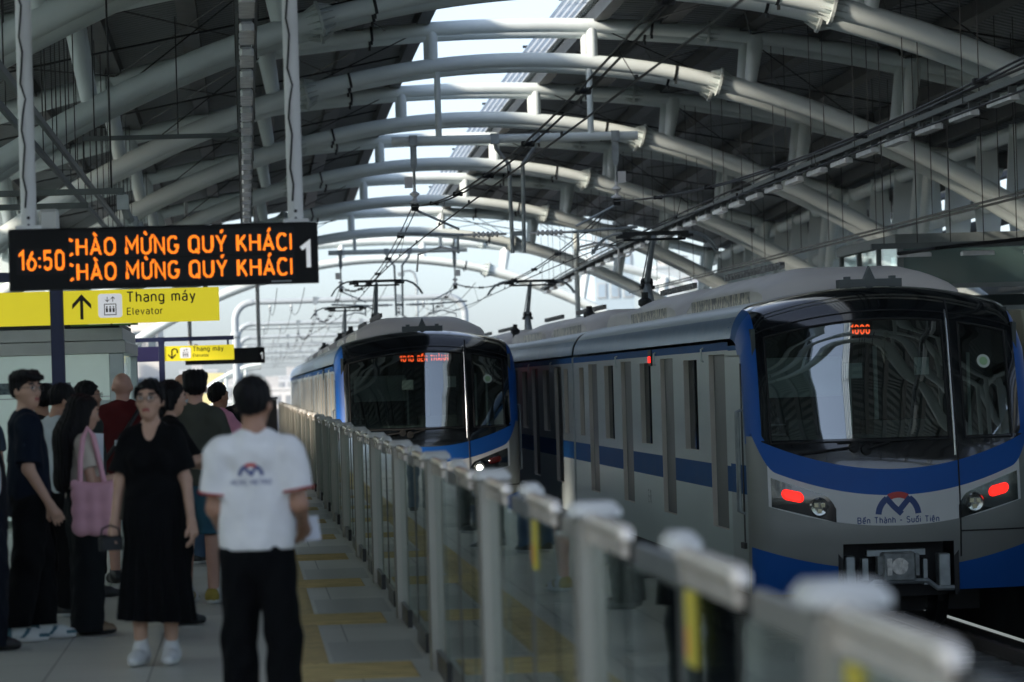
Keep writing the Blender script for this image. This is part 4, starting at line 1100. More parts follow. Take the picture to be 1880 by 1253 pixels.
sign_yellow = mat("sign_yellow", (0.66, 0.56, 0.02), 0.45, var=0.03, emit=0.38)
navy_metal = mat("navy_metal", (0.018, 0.026, 0.085), 0.4, var=0.08)
navy_panel = mat("navy_panel", (0.030, 0.028, 0.11), 0.45, var=0.05)
sign_ink = mat("sign_ink", (0.022, 0.016, 0.010), 0.5, var=0)
picto_white = mat("pictogram_white", (0.72, 0.73, 0.76), 0.5, var=0.02, emit=0.3)
def wayfinding(y, label, uturn, left_yellow):
    root = empty("elevator_sign", (0, y, 0), label=label, cat="sign", group="yellow elevator signs on navy posts")
    MB().bbox(-1.735, -1.617, .0, .12, 0, 2.62, .008).build("post", navy_metal, root)
    MB().box(-2.9, -.22, .01, .11, 2.66, 2.745).build("top_bar", navy_metal, root)
    MB().box(-1.74, -1.61, .0, .12, 2.621, 2.75).box(-.36, -.32, .04, .08, 2.565, 2.66).build("bracket", navy_metal, root)
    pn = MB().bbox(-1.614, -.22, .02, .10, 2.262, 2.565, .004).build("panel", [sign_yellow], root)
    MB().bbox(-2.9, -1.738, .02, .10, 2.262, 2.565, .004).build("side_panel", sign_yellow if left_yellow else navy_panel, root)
    a = MB(); yf = .017; cx, cz = -1.452, 2.42
    if not uturn:
        a.prism([(cx - .014, cz - .115), (cx + .014, cz - .115), (cx + .014, cz + .10), (cx - .014, cz + .10)], yf - .003, yf)
        for s in (-1, 1): a.prism([(cx, cz + .112), (cx + s * .085, cz + .02), (cx + s * .085, cz - .022), (cx, cz + .068)], yf - .0035, yf - .0005)
    else:
        pts = [(cx - .02, cz - .08), (cx - .02, cz + .03)] + [(cx + .035 - .055 * math.cos(t), cz + .035 + .055 * math.sin(t)) for t in np.linspace(.1, 3.2, 12)] + [(cx + .088, cz + .0)]
        L, Q = stroke2d(pts, .026); n = len(L)
        a.add([(p[0], yf - .003, p[1]) for p in L] + [(p[0], yf - .003, p[1]) for p in Q], [(j, j+1, n+j+1, n+j) for j in range(n-1)])
        for s in (-1, 1): a.prism([(cx - .02, cz - .12), (cx - .02 + s * .075, cz - .045), (cx - .02 + s * .075, cz - .01), (cx - .02, cz - .082)], yf - .0035, yf - .0005)
    a.build("arrow", sign_ink, pn)
    pic = MB()
    x0, x1, z0, z1, r = -1.305, -1.09, 2.315, 2.53, .025
    ring = []
    for (qx, qz, a0) in ((x1 - r, z1 - r, 0), (x0 + r, z1 - r, 90), (x0 + r, z0 + r, 180), (x1 - r, z0 + r, 270)):
        for k in range(5): t = R(a0 + 22.5 * k); ring.append((qx + r * math.cos(t), qz + r * math.sin(t)))
    pic.prism(ring, yf - .002, yf + .002); pc = pic.build("pictogram", picto_white, pn)
    ink = MB(); yb = yf - .0045; xm = (x0 + x1) / 2
    bx = (xm - .055, xm + .055, z0 + .022, z0 + .125); w = .007
    ink.box(bx[0], bx[1], yb, yb + .002, bx[2], bx[2] + w).box(bx[0], bx[1], yb, yb + .002, bx[3] - w, bx[3]).box(bx[0], bx[0] + w, yb, yb + .002, bx[2] + w, bx[3] - w).box(bx[1] - w, bx[1], yb, yb + .002, bx[2] + w, bx[3] - w)
    for k in (-1, 0, 1):
        ink.box(xm + k * .03 - .009, xm + k * .03 + .009, yb, yb + .002, z0 + .05, z0 + .085).lathe([(.0075, yb), (.0075, yb + .002)], 8, (xm + k * .03, 0, z0 + .096), 'Y')
    for s, d in ((-1, -1), (1, 1)):
        c = xm + s * .025; zz = z0 + .165
        ink.box(c - .003, c + .003, yb, yb + .002, zz - .022, zz + .022)
        for q in (-1, 1): ink.prism([(c, zz + d * .026), (c + q * .018, zz + d * .006), (c + q * .018, zz - d * .002), (c, zz + d * .016)], yb, yb + .002)
    ink.build("pictogram_ink", sign_ink, pc)
    sign_text("Thang máy", .087, sign_ink, pn, -1.045, yf - .001, 2.452, .615, bold=.145)
    sign_text("Elevator", .058, sign_ink, pn, -1.045, yf - .001, 2.338, .32, bold=.14)
    return root
wayfinding(32.0, "larger yellow elevator sign with an upward arrow under the near display", False, True)
wayfinding(71.6, "smaller yellow elevator sign with a hooked arrow beside a navy panel", True, False)

# ================================================================== elevator enclosure on the near platform
teal_glass = mat("pale_teal_glass", (0.50, 0.64, 0.60), 0.12, var=0.05, spec=0.8, emit=0.12)   # faint glow put into the panes, standing in for lobby light
steel_pale = mat("pale_cladding", (0.60, 0.61, 0.58), 0.4, 0.1, var=0.06)
el = empty("elevator_enclosure", (-3.4, 44, 0), label="pale glass and steel elevator enclosure behind the waiting crowd on the left", cat="elevator")
MB().bbox(-1.9, 1.93, -.06, 5.0, 2.14, 2.29, .01).bbox(-1.86, 1.90, -.02, 5.0, 2.30, 2.45, .01).build("fascia", steel_pale, el)
MB().box(-1.7, 1.85, .2, 4.8, 2.46, 2.52).build("roof", dark_steel, el)
for x0, x1, y0 in ((1.72, 1.90, 0), (1.80, 1.92, 4.8), (-1.9, -1.7, 0)):
    MB().bbox(x0, x1, y0, y0 + .18, 0, 2.135, .01).build("column", stainless, el)
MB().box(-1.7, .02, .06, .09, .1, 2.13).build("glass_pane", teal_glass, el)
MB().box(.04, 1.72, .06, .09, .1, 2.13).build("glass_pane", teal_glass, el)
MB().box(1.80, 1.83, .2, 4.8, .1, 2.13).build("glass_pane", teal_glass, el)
MB().box(.021, .039, .05, .1, .1, 2.13).box(-1.7, 1.72, .05, .055, 1.60, 1.61).build("mullion", galv, el)
city = bpy.data.materials.new("city_print"); city.use_nodes = True
def _cp(m):
    nt = m.node_tree; b = nt.nodes["Principled BSDF"]; tc = nt.nodes.new("ShaderNodeTexCoord"); v = nt.nodes.new("ShaderNodeTexVoronoi"); v.inputs["Scale"].default_value = 22
    r = nt.nodes.new("ShaderNodeValToRGB"); r.color_ramp.elements[0].color = (.03, .06, .08, 1); r.color_ramp.elements[1].color = (.22, .29, .30, 1)
    nt.links.new(tc.outputs["Object"], v.inputs["Vector"]); nt.links.new(v.outputs["Distance"], r.inputs[0]); nt.links.new(r.outputs[0], b.inputs["Base Color"]); b.inputs["Roughness"].default_value = .3
_cp(city)
MB().box(.9, 1.24, .050, .0585, 1.66, 1.79).build("poster", city, el)
MB().box(-.7, .62, .050, .0585, 1.66, 1.80).build("poster", city, el)
MB().box(1.35, 1.72, .045, .058, 1.05, 1.56).build("poster", mat("poster_white", (0.6, 0.68, 0.66), 0.5, var=.05), el)
MB().box(-1.7, 1.8, 4.7, 4.75, 0, 2.13).box(-1.2, 1.2, 1.2, 4.2, 0, 2.1).build("shaft", mat("shaft_grey", (0.3, 0.33, 0.32), 0.6), el)
gs = empty("exit_sign", (-1.62, 43.6, 2.47), label="small green sign with a white pictogram on the elevator roof under the yellow sign", cat="sign")
MB().box(-.5, .32, 0, .08, .0, .26).build("panel", mat("sign_green", (0.10, 0.24, 0.05), 0.5), gs)
MB().box(-.28, .24, -.006, .0, .02, .22).build("pictogram", picto_white, gs)
MB().prism([(-.03, .04), (.0, .08), (.03, .04), (.012, .04), (.012, .0), (-.012, .0), (-.012, .04)], -.009, -.006, 'XZ').box(-.14, -.11, -.009, -.0065, .04, .14).build("arrow", sign_ink, gs)
for x in (-.4, .2): MB().box(x, x + .03, .03, .06, -.02, 0).build("foot", dark_steel, gs)

# unistrut frame with a public-address horn over the left platform
uf = empty("speaker_bracket", (-1.2, 36, 3.55), label="grey steel bracket arm carrying cable clamps above the left end of the near display", cat="bracket")
MB().box(-1.6, .02, -.03, .03, .10, .16).box(-1.6, -.35, .3, .36, -.02, .04).build("arm", tray_mat, uf)
MB().tube([(.0, 0, .1), (.05, .1, -.12), (.22, .5, -.34)], .045, 8).box(-.05, .07, -.04, .06, -.06, .09).build("clamp", galv, uf)
for k in range(4): MB().lathe([(.05, -.05), (.06, 0), (.05, .05)], 8, (.10 + .05 * k, .2 + .1 * k, -.17 - .06 * k)).build("cable_clip", galv, uf)
for x in (-1.4, -.1): MB().tube([(x, 0, .15), (x, 0, 2.4)], .012, 6).build("hanger_rod", rod_mat, uf)
bb = empty("cross_bar", (0, 47, 5.0), label="thin bar crossing from the overhead lamp tray into the left roof", cat="bar")
MB().box(-2.05, .06, -.03, .03, -.02, .04).build("bar", tray_mat, bb)
for x in (-1.9, -.8): MB().tube([(x, 0, .03), (x, 0, 1.6)], .01, 6).build("hanger_rod", rod_mat, bb)

# ================================================================== glass room on the far platform
room_glass = mat("green_room_glass", (0.085, 0.15, 0.135), 0.10, var=0.08, scale=.6, spec=0.8)
gr = empty("glass_room", (11.2, 60, 0), label="dark green glass room with grey frames on the far platform behind the near train", cat="glass room")
fm = mat("room_frame", (0.20, 0.23, 0.225), 0.45, 0.3)
MB().bbox(-.05, 5.2, -.05, 6.0, 3.80, 3.97, .01).build("roof", fm, gr)
for x in (0, 2.55, 5.05): MB().box(x, x + .1, 0, .1, 0, 3.80).build("post", fm, gr)
for y in (2.0, 4.0, 5.9): MB().box(.0, .1, y, y + .1, 0, 3.80).build("post", fm, gr)
MB().box(.1, 5.05, .0, .08, 3.02, 3.10).box(.1, 5.05, .0, .08, 2.62, 2.70).build("rail", fm, gr)
MB().box(.1, 2.55, .04, .06, 3.10, 3.80).build("glass_pane", room_glass, gr)
MB().box(2.65, 5.05, .04, .06, 3.10, 3.80).build("glass_pane", room_glass, gr)
clear = glass("clear_room_glass", (0.75, 0.85, 0.82), 0.08, 0.9)
MB().box(.1, 5.05, .04, .06, .2, 2.62).build("glass_pane", clear, gr)
MB().box(.04, .06, .1, 5.9, .2, 3.80).build("glass_pane", clear, gr)
MB().box(.5, 5.0, 5.2, 5.3, 0, 3.0).build("back_wall", cab_dark, gr)
sp_ = empty("platform_post", (9.45, 100, 0), label="slim white post with a round camera ring on the far platform edge", cat="post")
MB().tube([(0, 0, 0), (0, 0, 5.9)], .075, 12).build("shaft", white_steel, sp_, 50)
MB().tube([(0, 0, 5.3), (.6, -.3, 5.45), (1.35, -.6, 5.4)], .03, 8).build("arm", galv, sp_)
MB().tube([(1.35 + .16 * math.cos(t), -.6, 5.25 + .16 * math.sin(t)) for t in np.linspace(0, 2 * math.pi, 17)[:-1]], .025, 6, closed=True).lathe([(.05, -.06), (.05, .06)], 10, (1.35, -.6, 5.27), 'Y').build("camera", mat("camera_grey", (0.3, 0.32, 0.32), 0.4), sp_)

# ================================================================== platform end
for k, x in enumerate((-.45, .30)):
    rb_ = MB()
    rb_.prism([(-.33, 0), (.33, 0), (.30, .14), (.27, .5), (-.27, .5), (-.30, .14)], -.16, .16)
    rb_.box(-.22, .22, -.17, .17, .24, .40)
    o = rb_.build("road_barrier", mat("barrier_red", (0.34, 0.025, 0.015), 0.5, var=.1), None, None, (x, 110.5 + k, 0))
    tag(o, "%s red plastic barrier at the far platform end" % ("left" if k == 0 else "right"), "barrier", "red barriers at the platform end")
cbn = empty("equipment_cabinet", (.66, 113, 0), label="black equipment cabinet at the far end of the platform", cat="cabinet")
MB().bbox(-.3, .3, 0, .5, 0, 1.32, .02).build("body", blackm, cbn)
MB().bbox(-.34, .34, -.04, .54, 1.325, 1.40, .02).build("lid", blackm, cbn)
er = empty("end_railing", (-2.6, 116.5, 0), label="low grey railing closing the far end of the platform", cat="railing")
for k in range(9): MB().box(-2.6 + k * .72, -2.56 + k * .72, 0, .04, 0, 1.1).build("post", galv, er)
for z in (.3, .7, 1.1): MB().box(-2.6, 3.3, .0, .04, z, z + .04).build("rail", galv, er)

# ================================================================== city beyond the platform
def block(x0, x1, y, z1, depth, c, label, win=None, cat="building", wc=(0.16, 0.2, 0.22)):
    root = empty("building", ((x0 + x1) / 2, y, -13.4), label=label, cat=cat)
    w = (x1 - x0) / 2; h = z1 + 13.4
    MB().box(-w, w, 0, depth, 0, h).box(-w - .15, w + .15, -.15, depth + .15, h, h + .4).build("wall", mat("wall_%d_%d_%d" % tuple(int(q * 99) for q in c), c, 0.85, var=.06, scale=.2), root)
    if win:
        nx, nz, top = win
        wm = mat("far_window_%d" % int(wc[2] * 99), wc, 0.2, var=.2, scale=.3)
        fmx = mat("far_window_frame", (0.5, 0.5, 0.48), 0.7)
        for i in range(nx):
            for k in range(nz):
                cx = -w + 2 * w * (i + .5) / nx; cz = h - top - 3.3 * k; ww = w / nx * .55
                f = MB().box(cx - ww - .1, cx + ww + .1, -.12, -.001, cz - 1.0, cz + .8).build("window", fmx, root)
                MB().box(cx - ww, cx + ww, -.14, -.121, cz - .88, cz + .68).build("pane", wm, f)
    MB().box(-w * .4, w * .2, depth * .3, depth * .7, h + .4, h + 2.2).build("roof_hut", mat("hut_grey", (0.45, 0.45, 0.44), 0.8), root)
    return root
block(-9.0, -6.0, 250, 6.9, 14, (.72, .69, .63), "cream apartment block with small windows behind the smaller yellow sign", (3, 6, 1.6), wc=(.10, .13, .15))
block(-11.3, -9.6, 240, 3.2, 12, (.70, .71, .74), "narrow white block with pale columns left of the cream apartments", (3, 4, 1.5), wc=(.42, .45, .5))
block(-12.4, -11.5, 225, 2.9, 10, (.75, .55, .38), "peach coloured house wall beside the elevator enclosure", (1, 3, 1.4))
block(-14.0, -12.6, 215, 3.6, 10, (.10, .19, .42), "blue painted wall just right of the elevator enclosure")
block(41.8, 46.5, 420, 21, 20, (.42, .52, .58), "tall pale glass tower behind the right ends of the arches", (3, 9, 2), wc=(.34, .44, .52))
block(54.0, 60.0, 460, 16, 20, (.50, .56, .58), "second pale tower standing right of the glass tower", (4, 8, 2), wc=(.35, .44, .5))
block(64.0, 78.0, 430, 15, 20, (.55, .57, .56), "broad pale block glimpsed through the louvres on the right", (5, 6, 2), wc=(.35, .44, .5))
rb2 = random.Random(11)
for i, (x0, w, y, z1, c) in enumerate([(-6, 9, 620, 3.2, (.62, .63, .63)), (1.0, 7, 560, 1.6, (.70, .70, .68)), (5.5, 9, 700, 4.0, (.58, .61, .63)), (-14, 8, 760, 6.0, (.6, .62, .64)), (-1.5, 5.5, 470, -.8, (.74, .70, .62)), (4.5, 6, 430, -2.2, (.45, .52, .42)), (11.5, 10, 640, 2.2, (.66, .66, .66))]):
    block(x0, x0 + w, y, z1, 14, c, ["long pale grey block low on the horizon left of the portals", "small white house low on the horizon between the portal legs", "grey block farthest along the track above the train roofs", "distant grey tower low behind the billboard", "cream low house near the left parapet", "low greenish shed below the horizon houses", "white block on the horizon behind the right portal legs"][i], (max(2, int(w / 2.2)), 3, 1.6), wc=(.35, .38, .4))
bbd = empty("billboard", (-2.1, 205, -13.4), label="pale yellow billboard standing left of the white canopy", cat="billboard")
MB().box(-.95, .85, 0, .3, 13.75, 16.1).build("board", mat("billboard_yellow", (0.74, 0.66, 0.33), 0.6, var=.04, scale=.5), bbd)
MB().box(-.6, .35, -.03, -.001, 15.3, 15.42).build("band", mat("billboard_band", (0.55, 0.42, 0.12), 0.6), bbd)
for x in (-.6, .5): MB().box(x, x + .2, .05, .25, 0, 13.75).build("leg", galv, bbd)
cny = empty("canopy", (-.9, 180, -13.4), label="white curved canopy on slanted struts beyond the platform end", cat="canopy")
MB().tube([(-1.3 + 3.0 * t, 0, 15.1 + 1.25 * math.sin(t * 1.5)) for t in np.linspace(0, 1, 12)], .12, 8).build("rib", white_steel, cny, 50)
MB().tube([(-1.3 + 3.0 * t, 4, 15.0 + 1.25 * math.sin(t * 1.5)) for t in np.linspace(0, 1, 12)], .12, 8).build("rib", white_steel, cny, 50)
for k, (a, b_) in enumerate(((-.5, -1.0), (-.1, -.2), (.4, .2), (.9, .9), (-.6, .3))):
    MB().tube([(a, 0, 15.3 + .5 * (a + .9)), (b_, 0, 13.2)], .09, 8).build("strut", white_steel, cny, 50)
MB().tube([(-1.0, 0, 14.3), (1.2, 0, 14.6)], .08, 8).build("beam", white_steel, cny, 50)
sl2 = empty("street_lamp", (8.7, 178, -13.4), label="slim grey street lamp with a curved arm above the near train", cat="street lamp")
MB().tube([(0, 0, 0), (0, 0, 20.3), (-.1, 0, 20.7), (-.3, 0, 20.82), (-.75, 0, 20.80)], [.12, .07, .06, .05, .05], 10).build("post", galv, sl2, 50)
MB().bbox(-.95, -.6, -.1, .1, 20.55, 20.75, .02).build("lamp", galv, sl2)

fb_ = empty("platform_barrier", (8.46, 0, 0), label="glass barrier along the far platform edge, mostly hidden behind the near train", cat="barrier")
for k in range(23):
    y = 4 + 4.6 * k
    MB().bbox(-.06, .06, y, y + .16, 0, 1.22, .012).build("post", post_steel, fb_)
    MB().box(-.02, .02, y + .16, y + 4.6, 0, .14).build("kick_plate", kick, fb_)
    MB().box(-.006, .006, y + .16, y + 4.6, .14, 1.15).build("glass_pane", bar_glass, fb_)
    MB().tube([(0, y + .16, 1.18), (0, y + 4.6, 1.18)], .03, 10).build("rail", rail_mat, fb_, 50)
# ================================================================== people
# Each figure is one smooth surface grown around a posed skeleton: tapered limbs are blended as a distance field and meshed.
def surface_net(D, org, h):
    S = D < 0
    n = np.array(D.shape) - 1
    c = np.zeros(n, np.int8); corners = [(i, j, k) for i in (0, 1) for j in (0, 1) for k in (0, 1)]
    sl_ = lambda A, o: A[o[0]:o[0] + n[0], o[1]:o[1] + n[1], o[2]:o[2] + n[2]]
    for o in corners: c += sl_(S, o)
    mixed = (c > 0) & (c < 8)
    I = np.argwhere(mixed); idx = -np.ones(n, np.int64); idx[mixed] = np.arange(len(I))
    acc = np.zeros((len(I), 3)); cnt = np.zeros(len(I))
    val = {o: D[I[:, 0] + o[0], I[:, 1] + o[1], I[:, 2] + o[2]] for o in corners}
    for o in corners:
        for ax in range(3):
            if o[ax] == 0:
                q = list(o); q[ax] = 1; q = tuple(q)
                a, b = val[o], val[q]; m = (a < 0) != (b < 0)
                t = np.where(m, a / np.where(m, a - b, 1), 0)
                p = np.array(o, float)[None, :].repeat(len(I), 0); p[:, ax] = t
                acc[m] += p[m]; cnt[m] += 1
    V = (I + acc / cnt[:, None]) * h + org
    quads = []
    for ax in range(3):
        a1, a2 = [(1, 2), (2, 0), (0, 1)][ax]
        A = np.take(S, range(0, S.shape[ax] - 1), ax); B = np.take(S, range(1, S.shape[ax]), ax)
        E = np.argwhere(A != B)
        E = E[(E[:, a1] > 0) & (E[:, a2] > 0) & (E[:, a1] < n[a1]) & (E[:, a2] < n[a2])]
        if not len(E): continue
        fl_ = A[E[:, 0], E[:, 1], E[:, 2]]
        def cell(d1, d2):
            q = E.copy(); q[:, a1] -= d1; q[:, a2] -= d2; return idx[q[:, 0], q[:, 1], q[:, 2]]
        Q = np.stack([cell(1, 1), cell(0, 1), cell(0, 0), cell(1, 0)], 1)
        Q[~fl_] = Q[~fl_][:, ::-1]; quads.append(Q)
    return V, np.concatenate(quads)

class Field:
    """list of tapered limbs; each may be squashed (sc), turned (rot) and cut by planes"""
    def __init__(s): s.p = []; s.sub = []; s.cut = []
    def limb(s, a, b, ra, rb=None, sc=(1, 1, 1), k=.03, rot=None, cut=()):
        s.p.append((np.array(a, float), np.array(b, float), ra, ra if rb is None else rb, np.array(sc, float), k, rot, cut)); return s
    def ball(s, c, r, sc=(1, 1, 1), k=.03, rot=None, cut=()): return s.limb(c, c, r, r, sc, k, rot, cut)
    def minus(s, a, b, ra, rb=None, sc=(1, 1, 1)): s.sub.append((np.array(a, float), np.array(b, float), ra, ra if rb is None else rb, np.array(sc, float), 0, None, ())); return s
    def plane(s, c, nrm): s.cut.append((np.array(c, float), np.array(nrm, float))); return s
    @staticmethod
    def dist(P, q):
        a, b, ra, rb, sc, k, rot, cut = q
        d = P - a; ab = b - a
        if rot is not None: d = d @ rot; ab = ab @ rot
        d = d / sc; ab = ab / sc; L = float(ab @ ab)
        t = np.clip((d @ ab) / L, 0, 1) if L > 1e-12 else np.zeros(d.shape[:-1])
        r = np.linalg.norm(d - t[..., None] * ab, axis=-1) - (ra + (rb - ra) * t)
        r = r * float(sc.min())
        for c, n in cut: r = np.maximum(r, (P - np.array(c, float)) @ np.array(n, float))
        return r
    def mesh(s, name, h=.009, warp=None):
        lo = np.min([np.minimum(q[0], q[1]) - max(q[2], q[3]) * q[4].max() for q in s.p], 0) - 3 * h
        hi = np.max([np.maximum(q[0], q[1]) + max(q[2], q[3]) * q[4].max() for q in s.p], 0) + 3 * h
        N = np.ceil((hi - lo) / h).astype(int) + 1
        D = np.full(N, 1.0)
        ax = [lo[i] + h * np.arange(N[i]) for i in range(3)]
        for q in s.p:
            m = max(q[2], q[3]) * q[4].max() + q[5] + 3 * h
            b0 = np.clip(np.floor((np.minimum(q[0], q[1]) - m - lo) / h).astype(int), 0, N); b1 = np.clip(np.ceil((np.maximum(q[0], q[1]) + m - lo) / h).astype(int) + 1, 0, N)
            s3 = tuple(slice(b0[i], b1[i]) for i in range(3))
            P = np.stack(np.meshgrid(*[ax[i][s3[i]] for i in range(3)], indexing='ij'), -1)
            d = s.dist(P, q); k = q[5]; A = D[s3]
            if k > 0:
                hh = np.clip(.5 + .5 * (A - d) / k, 0, 1); D[s3] = A + (d - A) * hh - k * hh * (1 - hh)
            else: D[s3] = np.minimum(A, d)
        P = np.stack(np.meshgrid(*ax, indexing='ij'), -1) if (s.sub or s.cut or warp) else None
        if warp is not None: D = D + warp(P)
        for q in s.sub: D = np.maximum(D, -s.dist(P, q))
        for c, n in s.cut: D = np.maximum(D, (P - c) @ n)
        V, Q = surface_net(D, lo, h)
        me = bpy.data.meshes.new(name)
        me.vertices.add(len(V)); me.vertices.foreach_set("co", V.astype(np.float32).ravel())
        me.loops.add(len(Q) * 4); me.loops.foreach_set("vertex_index", Q.astype(np.int32).ravel())
        me.polygons.add(len(Q)); me.polygons.foreach_set("loop_start", np.arange(0, len(Q) * 4, 4, dtype=np.int32))
        me.update(calc_edges=True); me.validate(); me.shade_smooth()
        return me

def cloth(name, c, rough=.85, **k): return mat(name, c, rough, var=.10, scale=7, bump=.25, bscale=9, spec=.12, **k)
hair_black = mat("hair_black", (0.004, 0.0035, 0.004), 0.65, var=.2, scale=30, stretch=(1, 1, .15), bump=.3, bscale=60, spec=.2)
hair_grey = mat("hair_cropped", (0.05, 0.042, 0.038), 0.6, var=.3, scale=40)
skin_a = mat("skin_light", (0.50, 0.30, 0.21), 0.5, var=.06, scale=14)
skin_b = mat("skin_tan", (0.36, 0.19, 0.12), 0.5, var=.06, scale=14)
skin_c = mat("skin_pink", (0.52, 0.29, 0.22), 0.5, var=.06, scale=14)
lip = mat("lips", (0.33, 0.075, 0.065), 0.45, var=0); eye_w = mat("eye_white", (0.6, 0.58, 0.55), 0.3, var=0); brow_m = mat("brow_dark", (0.02, 0.014, 0.012), 0.7, var=0)
blackc = cloth("black_cloth", (0.0035, 0.0038, 0.0045)); shoe_black = mat("shoe_black", (0.012, 0.012, 0.012), .4, var=.1)
white_sole = mat("white_sole", (0.66, 0.66, 0.64), .5, var=.06)

def rotz(a): c, s_ = math.cos(a), math.sin(a); return np.array([[c, -s_, 0], [s_, c, 0], [0, 0, 1]])
def rotx(a): c, s_ = math.cos(a), math.sin(a); return np.array([[1, 0, 0], [0, c, -s_], [0, s_, c]])

class Person:
    """local frame: +Y is where the body faces, +X its right-hand side, z up from the soles; scaled to the stature"""
    def __init__(s, x, y, facing, H, label, skin, group=None, yaw=0., tilt=0., arms=None, feet=None, female=False, bulk=1.0, h=.010):
        s.s = H / 1.72; s.h = h; s.skin = skin; s.fem = female; s.bulk = bulk
        s.root = empty("person", (x, y, .004), R(facing), label=label, cat="person", group=group)
        s.HR = rotz(R(yaw)) @ rotx(R(tilt)); s.HP = np.array([0, .0, 1.47])
        s.arms = arms or {1: ((.21, -.03, 1.12), (.22, .05, .875)), -1: ((-.21, -.03, 1.12), (-.22, .05, .875))}
        s.feet = feet or {1: (.10, .0), -1: (-.10, .02)}
        s.shw = .138 if female else .165
        f = Field(); s.torso(f, 0); s.legs(f, 0); s.arm_field(f, 0)
        for side in (-1, 1): s.hand(f, side); s.foot_skin(f, side)
        s.head(f)
        me = f.mesh("body", h)
        s.finish(me); s.paint_face(me)
        s.body = link("body", me, s.root)
    def finish(s, me):
        n = len(me.vertices); co = np.empty(n * 3, np.float32); me.vertices.foreach_get("co", co); co *= s.s; me.vertices.foreach_set("co", co); me.update()
    def hp(s, p): return s.HP + s.HR @ (np.array(p, float) - s.HP)
    def torso(s, f, e, hem=.80):
        b = s.bulk * (.90 if s.fem else .93); w = .93 if s.fem else 1.0
        f.limb((0, 0, .90), (0, 0, 1.0), (.152 if s.fem else .145) * b + e, .142 * b + e, (1.06, .74, 1), .05)
        f.limb((0, .004, 1.0), (0, .008, 1.17), .132 * b * w + e, .138 * b * w + e, (1.04, .74 * (1 + (b - 1) * .8), 1), .06)
        f.limb((0, 0, 1.17), (0, -.008, 1.33), .148 * w * b + e, .138 * w * b + e, (1.08, .70, 1), .06)
        if s.fem: 
            for q in (-1, 1): f.ball((q * .07, .075, 1.24), .06 + e * .6, k=.05)
        f.limb((-s.shw + .03, -.012, 1.385), (s.shw - .03, -.012, 1.385), .058 + e, None, (1, 1, 1), .06)
        f.limb((0, -.015, 1.39), (0, -.01, 1.43), .075 + e, .058 + e, (1.25, .9, 1), .05)
    def legs(s, f, e):
        for q in (-1, 1):
            hx, kx, ax = s.leg_pts(q)
            f.limb(hx, kx, .092 * min(s.bulk, 1.1) + e, .058 + e, k=.03); f.limb(kx, ax, .057 + e, .040 + e, k=.03)
            f.limb(kx + (ax - kx) * .12 + np.array([0, -.018, 0]), kx + (ax - kx) * .5 + np.array([0, -.012, 0]), .048 + e, .04 + e, k=.03)
    def leg_pts(s, q):
        fx, fy = s.feet[q]; a = np.array([fx, fy - .02, .10]); hp_ = np.array([q * .088, 0, .90]); k = (a + hp_) / 2 + np.array([q * .008, .022 + abs(fy) * .1, .03]); return hp_, k, a
    def foot_skin(s, f, q):
        fx, fy = s.feet[q]; f.limb((fx, fy - .04, .055), (fx + q * .015, fy + .12, .04), .04, .032, (.9, 1, .8), .03)
    def arm_field(s, f, e, upto=None):
        for q in (-1, 1):
            el, wr = [np.array(v, float) for v in s.arms[q]]; sh = np.array([q * s.shw, -.012, 1.372])
            f.limb(sh, el, .050 * (.9 if s.fem else 1) + e, .040 * (.9 if s.fem else 1) + e, k=.03); f.limb(el, wr, .040 * (.9 if s.fem else 1) + e, .027 + e, k=.02)
    def hand(s, f, q, curl=.5):
        el, wr = [np.array(v, float) for v in s.arms[q]]; d = (wr - el) / np.linalg.norm(wr - el)
        side = np.cross(d, np.array([-q, 0., 0.])); 
        if np.linalg.norm(side) < .3: side = np.cross(d, np.array([0, 0, 1.]))
        side /= np.linalg.norm(side); pal = np.cross(side, d) * 1.0                     # side: across the palm, pal: palm normal (inwards)
        if pal @ np.array([-q, 0, 0]) < 0: pal = -pal
        f.limb(wr + d * .01, wr + d * .065, .030, .036, (1, 1, 1), .02)
        for i, (L, o) in enumerate(((.070, -1.5), (.082, -.5), (.078, .5), (.060, 1.5))):
            b = wr + d * .085 + side * o * .0205; m_ = b + d * L * .48 + pal * L * .18 + side * o * .002; t = m_ + d * L * .30 + pal * L * .42
            f.limb(b - d * .02, m_, .0105, .0095, k=.006); f.limb(m_, t, .0095, .008, k=.004)
        b = wr + d * .03 - side * .028 + pal * .01; m_ = b + d * .035 - side * .022 + pal * .018; f.limb(b, m_, .014, .012, k=.012); f.limb(m_, m_ + d * .032 + pal * .012, .012, .0095, k=.004)
    def head(s, f):
        f.limb((0, -.018, 1.41), s.hp((0, -.005, 1.52)), .058 if not s.fem else .05, .054 if not s.fem else .047, k=.03)
        h = s.hp; r = s.HR
        f.ball(h((0, -.005, 1.628)), .088, (.88, 1.08, 1.06), .02, r)
        f.limb(h((0, .025, 1.60)), h((0, .058, 1.532)), .066, .034, (.95, 1, 1), .03, r)
        f.limb(h((0, .035, 1.575)), h((0, .05, 1.545)), .058, .045, (1, .8, 1), .03, r)
        f.limb(h((0, .082, 1.622)), h((0, .108, 1.585)), .010, .0135, k=.012); f.ball(h((0, .098, 1.582)), .015, (1.25, .8, .7), .01, r)
        f.limb(h((-.045, .078, 1.648)), h((.045, .078, 1.648)), .012, k=.02)
        f.limb(h((-.018, .093, 1.552)), h((.018, .093, 1.552)), .0085, k=.010)
        for q in (-1, 1):
            f.ball(h((q * .036, .060, 1.598)), .026, k=.02); f.ball(h((q * .033, .080, 1.628)), .0125, k=.004)
            f.ball(h((q * .080, -.006, 1.600)), .028, (.42, .75, 1.15), .006, r)
